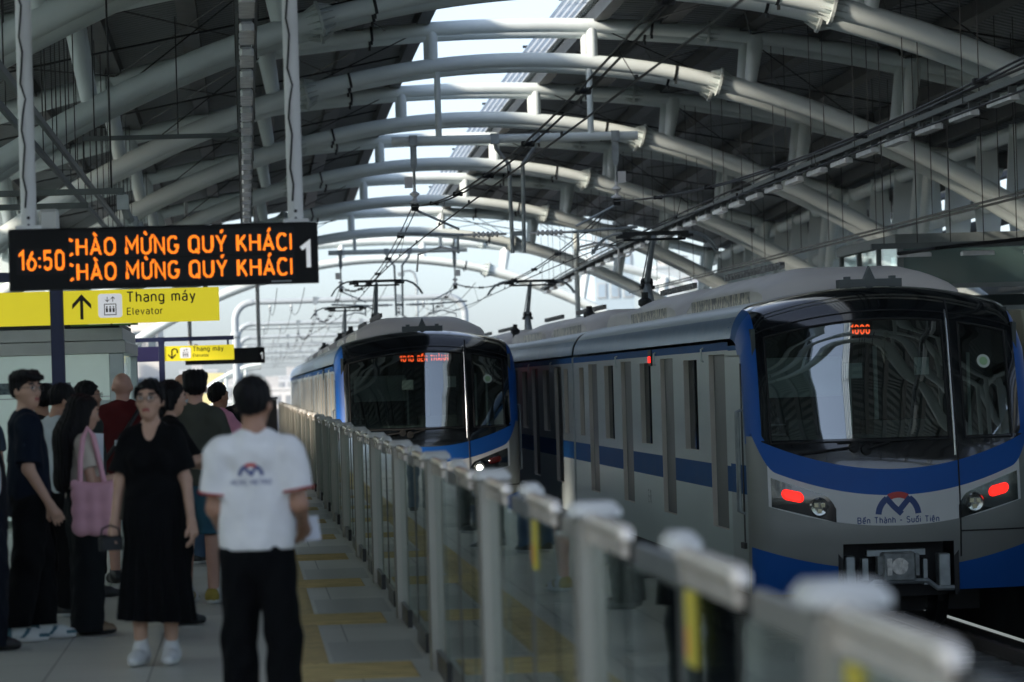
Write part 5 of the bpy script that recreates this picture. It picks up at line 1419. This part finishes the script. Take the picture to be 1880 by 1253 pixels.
    def paint_face(s, me):
        for m in (s.skin, lip, eye_w, brow_m): me.materials.append(m)
        n = len(me.polygons); c = np.empty(n * 3, np.float32); me.polygons.foreach_get("center", c); c = c.reshape(-1, 3) / s.s
        P = (c - s.HP) @ s.HR + s.HP; x, y, z = np.abs(P[:, 0]), P[:, 1], P[:, 2]
        mi = np.zeros(n, np.int32); fr = y > .055
        mi[fr & (x < .022) & (np.abs(z - 1.552) < .009)] = 1
        mi[fr & (((x - .033) / .016) ** 2 + ((z - 1.628) / .0085) ** 2 < 1)] = 2
        mi[fr & (((x - .033) / .008) ** 2 + ((z - 1.628) / .009) ** 2 < 1)] = 3
        mi[fr & (x > .014) & (x < .056) & (np.abs(z - 1.655 + (x - .03) ** 2 * 6) < .0055)] = 3
        me.polygons.foreach_set("material_index", mi); me.update()
    def add(s, name, f, m, h=None, warp=None):
        me = f.mesh(name, h or s.h, warp); s.finish(me); me.materials.append(m); return link(name, me, s.root)
    def W(s, p):
        a = s.root.rotation_euler.z; p = np.array(p) * s.s; c, q = math.cos(a), math.sin(a)
        return (s.root.location.x + c * p[0] - q * p[1], s.root.location.y + q * p[0] + c * p[1], s.root.location.z + p[2])
    # ---- clothes
    def tee(s, m, hem=.86, sleeve=.55, e=.018, loose=.0, polo=False, name="shirt", vneck=False):
        f = Field(); b = s.bulk * (.86 if s.fem else .90); w = .95 if s.fem else 1.0
        f.limb((0, 0, hem - .03), (0, .0, 1.0), .155 * b + e + loose, .150 * b + e + loose * .7, (1.06, .78, 1), .03)
        f.limb((0, .004, 1.0), (0, .008, 1.17), .148 * b * w + e + loose * .7, .146 * b * w + e + loose * .4, (1.05, .76 * (1 + (b - 1) * .8), 1), .06)
        f.limb((0, 0, 1.17), (0, -.008, 1.33), .152 * w * b + e, .142 * w * b + e, (1.10, .72, 1), .06)
        if s.fem:
            for q in (-1, 1): f.ball((q * .07, .078, 1.24), .06 + e * .6, k=.05)
        f.limb((-s.shw + .03, -.012, 1.385), (s.shw - .03, -.012, 1.385), .058 + e * .8, None, (1, 1, 1), .05)
        f.limb((0, -.016, 1.39), (0, -.012, 1.42), .078 + e, .056 + e, (1.25, .9, 1), .05)
        for q in (-1, 1):
            el = np.array(s.arms[q][0], float); wr = np.array(s.arms[q][1], float); sh = np.array([q * s.shw, -.012, 1.372])
            if sleeve <= 1:
                d = el - sh; L = np.linalg.norm(d); d /= L
                f.limb(sh, sh + d * (L * sleeve + .05), .056 + e, .056 + e + loose * .4, k=.04, cut=((sh + d * L * sleeve, d),))
            else:
                f.limb(sh, el, .055 + e * .8, .046 + e * .8, k=.03); d = (wr - el); L = np.linalg.norm(d); d /= L
                f.limb(el, el + d * L, .046 + e * .8, .036 + e * .6, k=.03, cut=((el + d * (L - .03), d),))
        f.plane((0, 0, hem), (0, 0, -1)); f.minus((0, .03, 1.47), (0, .05, 1.52), .066, .09)
        if vneck: f.minus((0, .13, 1.31), (0, .10, 1.46), .014, .075)
        o = s.add(name, f, m, warp=lambda P: .0022 * np.sin(P[..., 2] * 30 + P[..., 0] * 44 + np.sin(P[..., 1] * 30) + 1.5 * np.sin(P[..., 2] * 9)) + .002 * np.sin(P[..., 0] * 60 - P[..., 2] * 17))
        if polo:
            c = Field(); c.limb((0, -.012, 1.425), (0, -.006, 1.462), .070, .066, (1.12, 1.0, 1), .0); c.minus((0, -.012, 1.35), (0, -.0, 1.52), .056, .06, (1.1, 1, 1))
            c.plane((0, 0, 1.42), (0, 0, -1)); c.plane((0, 0, 1.476), (0, -.35, 1)); s.add("collar", c, polo if not isinstance(polo, bool) else m, .006)
        return o
    def trousers(s, m, bottom=.06, flare=.0, e=.018, waist=1.02, name="trousers"):
        f = Field(); f.limb((0, 0, .90), (0, 0, waist), .150 * s.bulk + e * .7, .142 * s.bulk + e * .5, (1.06, .77, 1), .04)
        for q in (-1, 1):
            hx, kx, ax = s.leg_pts(q); f.limb(hx + np.array([-q * .008, 0, 0]), kx, .094 * min(1.1, s.bulk) + e, .062 + e + flare * .6, (1, 1, 1), .02)
            end = ax + np.array([0, 0, bottom - .14])
            f.limb(kx, end, .062 + e + flare * .6, .052 + e + flare, k=.03)
        f.plane((0, 0, waist), (0, 0, 1)); f.plane((0, 0, bottom), (0, 0, -1))
        return s.add(name, f, m, warp=lambda P: .004 * np.sin(P[..., 2] * 15 + P[..., 0] * 50 + np.sin(P[..., 1] * 25) * 1.5) + .003 * np.sin(P[..., 2] * 34 - P[..., 0] * 60 + P[..., 1] * 30))
    def shorts(s, m, bottom=.50): return s.trousers(m, bottom, .03, .022, name="shorts")
    def shoes(s, m, sole=white_sole, big=1.0, tongue=None, toe=None):
        for q in (-1, 1):
            fx, fy = s.feet[q]; f = Field()
            f.limb((fx, fy - .05, .045), (fx + q * .012, fy + .10, .042), .050 * big, .048 * big, (.92, 1.0, .95), .02); f.limb((fx + q * .01, fy + .08, .036), (fx + q * .014, fy + .165, .032), .047 * big, .036 * big, (1, 1, .85), .02)
            f.limb((fx, fy - .035, .07), (fx, fy - .01, .105), .047 * big, .045 * big, k=.03); f.plane((0, 0, .002), (0, 0, -1)); f.minus((fx, fy - .022, .125), (fx, fy - .022, .14), .042)
            o = s.add("shoe", f, m, .007); me = o.data; me.materials.append(sole)
            if tongue: me.materials.append(tongue)
            n = len(me.polygons); c = np.empty(n * 3, np.float32); me.polygons.foreach_get("center", c); c = c.reshape(-1, 3) / s.s
            mi = np.zeros(n, np.int32); mi[c[:, 2] < .030] = 1
            if tongue:
                yy_ = c[:, 1] - fy; mi[(c[:, 2] > .03) & (((yy_ < -.045)) | ((np.abs(yy_ - .03 - (c[:, 2] - .04) * .8) < .014) & (np.abs(c[:, 0] - fx) > .022)) | ((yy_ > .13) & (c[:, 2] < .055)))] = 2
            me.polygons.foreach_set("material_index", mi); me.update()
    def hair(s, style="short", m=None):
        m = m or hair_black; f = Field(); h = s.hp; r = s.HR
        nf = s.HR @ np.array([0, .80, -.60]); nf = nf / np.linalg.norm(nf)
        cutp = h((0, .052, 1.655))
        f.ball(h((0, -.012, 1.640)), .098, (.92, 1.10, 1.07), .02, r, cut=((cutp, nf),))
        if style in ("short", "fluffy"):
            n2 = s.HR @ np.array([0, .55, -.83]); f.plane(h((0, -.03, 1.575)), n2 / np.linalg.norm(n2))
        if style == "fluffy":
            for i in range(9):
                a = 2 * math.pi * i / 9; f.ball(h((.06 * math.cos(a), -.005 + .065 * math.sin(a), 1.70 + .012 * math.sin(i * 2.3))), .038, k=.025)
            f.limb(h((-.05, .085, 1.690)), h((.05, .08, 1.70)), .022, k=.02)
        if style == "bob":
            for q in (-1, 1): f.limb(h((q * .076, -.005, 1.66)), h((q * .072, -.012, 1.545)), .030, .024, (.8, 1.5, 1), .02)
            f.limb(h((0, -.075, 1.62)), h((0, -.06, 1.50)), .07, .05, (1.1, .7, 1), .03)
        if style == "tied":
            for q in (-1, 1): f.limb(h((q * .07, .03, 1.67)), h((q * .078, -.02, 1.585)), .024, .018, (.7, 1.5, 1), .02)
            f.limb(h((0, -.08, 1.62)), h((0, -.075, 1.53)), .055, .035, (1.1, .8, 1), .03)
        if style == "long":
            for q in (-1, 1): f.limb(h((q * .075, -.02, 1.66)), np.array([q * .085, -.06, 1.40]), .045, .05, (.8, 1.3, 1), .03)
            f.limb(h((0, -.07, 1.63)), np.array([0, -.125, 1.42]), .095, .11, (1.05, .7, 1), .04); f.limb(np.array([0, -.125, 1.42]), np.array([0, -.15, 1.13]), .12, .10, (1.15, .55, 1), .04)
        return s.add("hair", f, m, .008, warp=lambda P: .0035 * np.sin(P[..., 0] * 150 + P[..., 1] * 90) + .002 * np.sin(P[..., 1] * 210 + P[..., 2] * 30))
    def glasses(s):
        b = MB(); h = s.hp
        for q in (-1, 1):
            b.tube([h((q * .034 + .024 * math.cos(t), .112 - abs(.024 * math.cos(t)) * .25, 1.624 + .019 * math.sin(t))) for t in np.linspace(0, 2 * math.pi, 17)[:-1]], .0022, 5, closed=True)
            b.tube([h((q * .058, .104, 1.630)), h((q * .083, .03, 1.628)), h((q * .085, -.01, 1.615))], .002, 5)
        b.tube([h((-.010, .113, 1.627)), h((.010, .113, 1.627))], .002, 5)
        o = b.build("glasses", mat("glasses_frame", (0.03, 0.03, 0.03), .3, .5, var=0), s.root); o.scale = (s.s,) * 3
# ------------------------------------------------------------------ the waiting crowd, each posed as in the photograph
CR = "people waiting on the near platform"
A = lambda e, w: (e, w)
def hang(x=.25, y=.0, w=.05): return ((x, -.03 + y, 1.11), (x + .01, w, .865))

# metro staff member walking away
p = Person(.03, 16.1, -6, 1.665, "man in a white polo shirt and black trousers seen from behind beside the barrier", skin_b, CR, yaw=-12, bulk=.90, h=.009,
           arms={1: ((.205, -.02, 1.13), (.20, .19, 1.03)), -1: ((-.195, .0, 1.12), (-.17, .19, .99))}, feet={1: (.115, -.02), -1: (-.10, .10)})
wp = cloth("white_polo", (0.78, 0.765, 0.75)); wpt = cloth("polo_collar", (0.62, 0.52, 0.54))
shirt = p.tee(wp, .925, .72, .020, .010, polo=wpt); p.trousers(blackc, .04, .016, .014, waist=.98); p.shoes(shoe_black, shoe_black); p.hair("short")
for q in (-1, 1):                                         # red sleeve piping
    sh = np.array([q * p.shw, -.012, 1.372]); el = np.array(p.arms[q][0]); d = (el - sh) / np.linalg.norm(el - sh); L = np.linalg.norm(el - sh)
    c = sh + d * L * .71
    u = np.cross(d, [0, 1, 0]); u /= np.linalg.norm(u); v = np.cross(d, u)
    MB().tube([(c + (u * math.cos(t) + v * math.sin(t)) * .0825) * p.s for t in np.linspace(0, 2 * math.pi, 25)[:-1]], .0055, 6, closed=True).build("sleeve_piping", cloth("piping_red", (.35, .03, .03)), p.root)
dg = shirt.data; tree = BVHTree.FromPolygons([v.co.copy() for v in dg.vertices], [tuple(f.vertices) for f in dg.polygons])
def print_on_back(me, m, name):
    for v in me.vertices:
        hit = tree.ray_cast(Vector((-v.co.x - .01, -.6, v.co.y + 1.235)), Vector((0, 1, 0)))[0] or Vector((-v.co.x, -.12, v.co.y + 1.235))
        v.co = Vector((-v.co.x - .01, hit.y - .0025, v.co.y + 1.235))
    me.materials.append(m); link(name, me, shirt)
for which, me in emblem_meshes(.25):
    for v in me.vertices: v.co.x = -v.co.x
    subdiv(me, .02); print_on_back(me, red_paint if which == "red" else mat("print_navy", (.06, .08, .22), .7, var=0), "printed_emblem")
me = text_mesh("HCMC METRO", .021, 0, 'CENTER', .15)
for v in me.vertices: v.co.x = -v.co.x; v.co.y -= .042
subdiv(me, .02); print_on_back(me, mat("print_navy", (.06, .08, .22), .7, var=0), "printed_lettering")
def paper(loc, rot, label, w=.21, h=.29):
    b = MB().grid(lambda u, v: (u * w, v * h, .012 * math.sin(u * 3) + .02 * v * v), np.linspace(-.5, .5, 7), np.linspace(-.5, .5, 7))
    b.grid(lambda u, v: (u * w, v * h, .012 * math.sin(u * 3) + .02 * v * v - .0015), np.linspace(-.5, .5, 7), np.linspace(-.5, .5, 7))
    o = b.build("paper_sheet", mat("paper_white", (.70, .72, .76), .7, var=.02), None, None, loc); o.rotation_euler = rot; tag(o, label, "paper"); return o
paper(p.W((.19, .30, 1.0)), (R(65), 0, R(15)), "white sheet of paper held in front by the man in the white polo", .15, .12)

# woman in the long black dress, facing the camera
p = Person(-.575, 21.3, 171, 1.685, "woman in a long black dress and white sneakers with glasses, facing the camera", skin_a, CR, yaw=-6, tilt=-2, female=True, h=.009,
           arms={1: ((.205, -.01, 1.12), (.232, .05, .87)), -1: ((-.205, -.01, 1.12), (-.245, .06, .86))}, feet={1: (.095, .03), -1: (-.085, .0)})
dress = Field()
dress.limb((0, 0, 1.0), (0, 0, 1.17), .132, .128, (1.06, .82, 1), .05); dress.limb((0, 0, 1.17), (0, -.008, 1.33), .136, .130, (1.10, .74, 1), .05)
for q in (-1, 1): dress.ball((q * .07, .08, 1.24), .064, k=.05)
dress.limb((0, 0, .88), (0, 0, 1.0), .166, .150, (1.12, .88, 1), .05); dress.limb((-.11, -.012, 1.385), (.11, -.012, 1.385), .070, k=.05); dress.limb((0, -.02, 1.40), (0, -.02, 1.425), .085, .07, (1.25, .9, 1), .04)
dress.limb((0, 0, 1.05), (0, .0, .20), .138, .222, (1.08, .88, 1), .05)
for q in (-1, 1):
    sh = np.array([q * p.shw, -.012, 1.372]); el = np.array(p.arms[q][0]); d = (el - sh); L = np.linalg.norm(d); d /= L
    dress.limb(sh, el, .064, .088, k=.04, cut=((sh + d * L * .80, d),))
dress.plane((0, 0, .265), (.05, 0, -1)); dress.minus((0, .135, 1.285), (0, .11, 1.47), .014, .085)
p.add("dress", dress, blackc, warp=lambda P: np.where(P[..., 2] < 1.02, .016 * np.clip((1.02 - P[..., 2]) * 1.6, 0, 1) * np.sin(np.arctan2(P[..., 1], P[..., 0]) * 15), .003 * np.sin(P[..., 2] * 50 + P[..., 0] * 30)))
sneak = mat("sneaker_white", (.62, .62, .62), .6, var=.06, scale=20)
sock = Field()
for q in (-1, 1): fx, fy = p.feet[q]; sock.limb((fx, fy - .02, .10), (fx, fy - .02, .15), .046, .044, k=.0)
p.add("socks", sock, mat("sock_white", (.6, .6, .58), .9, var=.05), .007)
p.shoes(sneak, white_sole, 1.12); p.hair("tied"); p.glasses()
cm = empty("camera", p.W((.25, .10, .745)), R(20), label="small black camera hanging from the right hand of the woman in black", cat="camera")
MB().bbox(-.07, .07, -.03, .03, -.04, .045, .01).build("body", blackm, cm); MB().lathe([(.034, 0), (.034, .05), (.028, .055), (.0005, .05)], 14, (0, .03, 0), 'Y').build("lens", gloss_black, cm)
MB().tube([(-.06, 0, .04), (-.05, 0, .09), (0, 0, .11), (.05, 0, .09), (.06, 0, .04)], .006, 6).build("strap", rubber, cm)

# young man in the navy T-shirt, turned to the right
p = Person(-1.46, 23.7, -78, 1.775, "young man in glasses, dark navy T-shirt and white and teal sneakers, turned right", skin_a, CR, yaw=-52, h=.010,
           arms={1: ((.215, -.03, 1.11), (.225, .10, .88)), -1: ((-.21, -.02, 1.11), (-.215, .06, .87))}, feet={1: (.10, -.11), -1: (-.10, .10)})
p.tee(cloth("navy_tee", (.006, .010, .020)), .80, .88, .022, .018); p.trousers(blackc, .10, .02, .026); p.shoes(mat("sneaker_pale", (.60, .62, .60), .6, var=.05), white_sole, 1.12, mat("sneaker_teal", (.05, .13, .16), .6, var=.1)); p.hair("fluffy"); p.glasses()

# person cut by the left edge, black shirt with a white figure on the side
p = Person(-1.70, 23.0, -75, 1.66, "person in a black jersey with a white zero, cut off by the left edge", skin_a, CR, yaw=0, h=.011, arms={1: ((.205, -.04, 1.11), (.21, -.02, .87)), -1: ((-.205, -.04, 1.11), (-.21, -.01, .87))})
jb = p.tee(cloth("black_jersey", (.010, .011, .015)), .80, .95, .028, .03); p.trousers(cloth("black_navy_trousers", (.009, .011, .018)), .03, .04, .03); p.shoes(shoe_black, shoe_black); p.hair("bob")
me = text_mesh("0", .20, 0, 'CENTER', .22); subdiv(me, .03)
jt = BVHTree.FromPolygons([v.co.copy() for v in jb.data.vertices], [tuple(f.vertices) for f in jb.data.polygons])
for v in me.vertices:
    o_ = Vector((.8, v.co.x * .6 + .03, v.co.y + 1.0)); hit = jt.ray_cast(o_, Vector((-1, 0, 0)))[0] or Vector((.2, o_.y, o_.z)); v.co = Vector((hit.x + .003, o_.y, o_.z))
me.materials.append(mat("print_white", (.6, .6, .6), .7, var=0)); link("printed_number", me, jb)
p = Person(-2.02, 26.5, -20, 1.70, "dark haired person behind the jersey wearer at the far left edge", skin_c, CR, yaw=-50, h=.013)
p.tee(cloth("grey_blue_shirt", (.05, .07, .10))); p.trousers(blackc); p.shoes(shoe_black, shoe_black); p.hair("short")

# woman with the long hair and pink bag
p = Person(-1.13, 24.2, -72, 1.605, "woman with long black hair in a cream top and wide dark trousers", skin_a, CR, yaw=-10, tilt=-14, female=True, h=.010,
           arms={1: ((.205, .02, 1.10), (.15, .24, 1.14)), -1: ((-.19, .05, 1.10), (-.09, .26, 1.11))}, feet={1: (.10, .0), -1: (-.09, .05)})
p.tee(cloth("cream_top", (.56, .50, .42)), .96, .62, .014); p.trousers(cloth("charcoal_wide", (.009, .011, .012)), .025, .045, .022, waist=1.06); p.shoes(mat("shoe_tan", (.22, .15, .09), .6), shoe_black, .95); p.hair("long")
bag = Field(); 
BX = np.array(p.W((.265, .02, .945))); 
for i in range(3):
    for j in range(3): bag.ball(((i - 1) * .100, 0, (j - 1.35) * .108), .084, (.78, .58, .82), .030)
bag.limb((-.14, 0, .145), (-.06, 0, .115), .028, k=.03).limb((.14, 0, .14), (.06, 0, .11), .028, k=.03).limb((-.06, .02, .115), (.06, .02, .11), .03, k=.03)
bm_ = bag.mesh("bag", .009); bm_.materials.append(mat("pink_puffy_fabric", (.74, .40, .47), .75, var=.05, scale=6, bump=.2, bscale=12))
bg_ = empty("handbag", tuple(BX), R(-12), label="pink quilted shoulder bag hanging beside the woman with long hair", cat="handbag"); link("bag", bm_, bg_)
hb_ = MB().tube([(-.10, .0, .13), (-.095, .005, .30), (-.075, .015, .45), (-.045, .03, .515), (-.01, .045, .46), (.02, .05, .32), (.06, .03, .15)], .019, 8); hb_.build("strap", mat("pink_puffy_fabric", (.74, .40, .47)), bg_, 60)
ph = empty("phone", p.W((.075, .33, 1.205)), R(-30), label="pale blue phone held up by the woman with the pink bag", cat="phone")
MB().bbox(-.036, .036, -.005, .005, -.075, .075, .004).build("case", mat("phone_blue", (.35, .5, .62), .3, var=0), ph); MB().box(-.031, .031, -.0065, -.0055, -.068, .068).build("screen", gloss_black, ph); MB().bbox(-.028, -.006, .0055, .008, .035, .065, .002).build("lens", blackm, ph)

# man with the mask, reading a sheet
p = Person(-1.40, 26.2, -55, 1.70, "man in a white shirt wearing a face mask and looking down, behind the navy T-shirt", skin_b, CR, yaw=-12, tilt=-22, h=.010,
           arms={1: ((.21, .05, 1.12), (.11, .25, 1.06)), -1: ((-.2, .06, 1.12), (-.10, .26, 1.14))})
p.tee(cloth("white_shirt", (.50, .54, .56)), .92, .8, .02, .01, polo=True); p.trousers(blackc); p.shoes(shoe_black, white_sole); p.hair("short")
mk = Field(); mk.limb(p.hp((0, .072, 1.590)), p.hp((0, .074, 1.535)), .052, .042, (1.05, .75, 1), .02, p.HR, ()); mk.limb(p.hp((0, .098, 1.595)), p.hp((0, .105, 1.56)), .02, k=.02)
nb = p.HR @ np.array([0, -1, 0]); mk.plane(p.hp((0, .048, 1.56)), nb)
p.add("face_mask", mk, mat("mask_white", (.62, .63, .62), .8, var=.03), .006)
lp = MB()
for q in (-1, 1): lp.tube([p.hp((q * .048, .07, 1.59)) * p.s, p.hp((q * .085, .0, 1.612)) * p.s], .0028, 5).tube([p.hp((q * .045, .07, 1.54)) * p.s, p.hp((q * .085, -.005, 1.585)) * p.s], .0028, 5)
lp.build("mask_loop", mat("mask_white", (.62, .63, .62), .8), p.root)
paper(p.W((.0, .33, 1.18)), (R(70), R(8), R(20)), "pale pink sheet held up by the masked man", .13, .36)
MATS["paper_white"]

# heads further back on the left
p = Person(-1.27, 28.6, -70, 1.715, "man with black hair and glasses looking right past the long-haired woman", skin_b, CR, yaw=0, h=.012)
p.tee(cloth("dark_green_tee", (.03, .04, .036)), e=.02); p.trousers(blackc); p.shoes(shoe_black, shoe_black); p.hair("short"); p.glasses()
p = Person(-1.66, 29.0, 20, 1.70, "black haired person seen from behind between the navy T-shirt and the long-haired woman", skin_b, CR, yaw=0, h=.012)
p.tee(cloth("black_tee", (.012, .012, .013)), e=.02); p.trousers(blackc); p.shoes(shoe_black, white_sole); p.hair("fluffy")
p = Person(-1.42, 31.0, 10, 1.66, "black haired woman seen from behind nearest the elevator glass", skin_b, CR, female=True, h=.013)
p.tee(cloth("black_tee", (.012, .012, .013)), e=.02); p.trousers(blackc); p.shoes(shoe_black, white_sole); p.hair("long")

# bald man in the maroon shirt, bag strap across his back
p = Person(-1.06, 30.6, 12, 1.80, "bald man in a maroon shirt with a black strap across his back", skin_c, CR, yaw=-20, bulk=1.12, h=.011, arms={1: ((.25, .0, 1.12), (.22, .16, .96)), -1: ((-.25, .0, 1.12), (-.22, .16, .96))})
mt_ = p.tee(cloth("maroon_shirt", (.085, .012, .012)), .86, .75, .024, .02); p.shorts(cloth("khaki_shorts", (.16, .14, .10)), .52); p.shoes(shoe_black, shoe_black)
tt = BVHTree.FromPolygons([v.co.copy() for v in mt_.data.vertices], [tuple(f.vertices) for f in mt_.data.polygons])
st_ = []
for i in range(15):
    t = i / 14; o_ = Vector((.13 - .33 * t, -.6, 1.50 - .46 * t)); hit = tt.ray_cast(o_, Vector((0, 1, 0)))[0]; st_.append(Vector((o_.x, (hit.y if hit else -.1) - .006, o_.z)))
MB().tube(st_, .019, 8).build("bag_strap", blackm, p.root); MB().box(st_[9].x - .03, st_[9].x + .03, st_[9].y - .03, st_[9].y - .02, st_[9].z - .025, st_[9].z + .025).build("buckle", galv, p.root)

# woman in profile raising her hand, and the man in the olive T-shirt
p = Person(-.55, 24.9, -68, 1.69, "woman with short black hair in profile behind the black dress, one hand raised", skin_a, CR, yaw=-6, tilt=-10, female=True, h=.010,
           arms={1: ((.22, .10, 1.16), (.15, .33, 1.22)), -1: ((-.22, .06, 1.13), (-.12, .28, 1.12))})
p.tee(blackc, .84, .9, .018, .01); p.trousers(blackc, .05, .03); p.shoes(shoe_black, shoe_black); p.hair("bob")
p = Person(-.39, 27.2, -22, 1.765, "man with black hair in an olive T-shirt, teal shorts and white sneakers", skin_c, CR, yaw=25, bulk=1.06, h=.010, arms={1: ((.225, .02, 1.12), (.21, .17, .98)), -1: ((-.215, .03, 1.12), (-.18, .2, 1.0))}, feet={1: (.11, .0), -1: (-.13, .06)})
p.tee(cloth("olive_tee", (.060, .064, .052)), .88, .8, .024, .016); p.shorts(cloth("teal_shorts", (.035, .105, .15)), .52); p.shoes(mat("sneaker_white", (.62, .62, .62), .6), white_sole, 1.1, mat("sneaker_mustard", (.30, .22, .03), .6)); p.hair("fluffy")
paper(p.W((.13, .30, .93)), (R(70), 0, R(5)), "white paper held low by the man in the olive T-shirt", .20, .26)
p = Person(-.60, 33.5, -14, 1.79, "bald man in a pale shirt standing beyond the olive T-shirt", skin_c, CR, yaw=10, h=.012)
p.tee(cloth("pale_blue_shirt", (.42, .48, .55)), .88, .8, .022); p.trousers(cloth("blue_jeans", (.06, .10, .16))); p.shoes(shoe_black, white_sole)
# farther pair by the barrier
p = Person(-.27, 34.5, -55, 1.675, "man in a pink shirt with cropped black hair, turned right beside the barrier", skin_b, CR, yaw=0, bulk=1.1, h=.011, arms={1: ((.25, .10, 1.20), (.20, .38, 1.16)), -1: ((-.26, .0, 1.12), (-.2, .2, 1.0))})
p.tee(cloth("pink_shirt", (.68, .30, .42)), .88, .95, .022, .014, polo=True); p.trousers(blackc); p.shoes(shoe_black, white_sole); p.hair("short")
p = Person(-.31, 38.5, 150, 1.70, "smiling woman in black with tied hair, facing the camera beyond the pink shirt", skin_b, CR, yaw=10, female=True, h=.011)
p.tee(blackc, .86, .8, .018); p.trousers(blackc); p.shoes(shoe_black, white_sole); p.hair("tied")
p = Person(-.60, 40.5, 165, 1.69, "person wearing a yellow-brown cap behind the pink shirt", skin_b, CR, yaw=0, h=.013)
p.tee(cloth("grey_tee", (.10, .11, .11)), e=.02); p.trousers(blackc); p.shoes(shoe_black, white_sole); p.hair("short")
cp_ = Field(); cp_.ball(p.hp((0, -.005, 1.665)), .100, (.92, 1.08, .9), .0, p.HR, cut=((p.hp((0, 0, 1.665)), p.HR @ np.array([0, 0, -1])),)); cp_.limb(p.hp((-.03, .12, 1.672)), p.hp((.03, .12, 1.672)), .05, None, (1, 1, .16), .01)
p.add("cap", cp_, cloth("cap_olive", (.20, .16, .04)), .008)
p = Person(-.08, 45.0, 15, 1.68, "dark haired person farthest along the platform by the barrier", skin_b, CR, h=.013)
p.tee(cloth("black_tee", (.012, .012, .013)), e=.02); p.trousers(cloth("blue_jeans", (.06, .10, .16))); p.shoes(shoe_black, white_sole); p.hair("short")

# ================================================================== hazy air
hzo = MB().box(-720, 720, -80, 1520, -14.6, 27).build("haze", bpy.data.materials.new("haze"))
hm = hzo.data.materials[0]; hm.use_nodes = True
for n_ in list(hm.node_tree.nodes): hm.node_tree.nodes.remove(n_)
ho = hm.node_tree.nodes.new("ShaderNodeOutputMaterial"); hv = hm.node_tree.nodes.new("ShaderNodeVolumePrincipled")
hv.inputs["Color"].default_value = (.86, .93, .97, 1); hv.inputs["Density"].default_value = 0.00012; hv.inputs["Anisotropy"].default_value = 0.0
hm.node_tree.links.new(hv.outputs[0], ho.inputs["Volume"])
tag(hzo, kind="stuff")
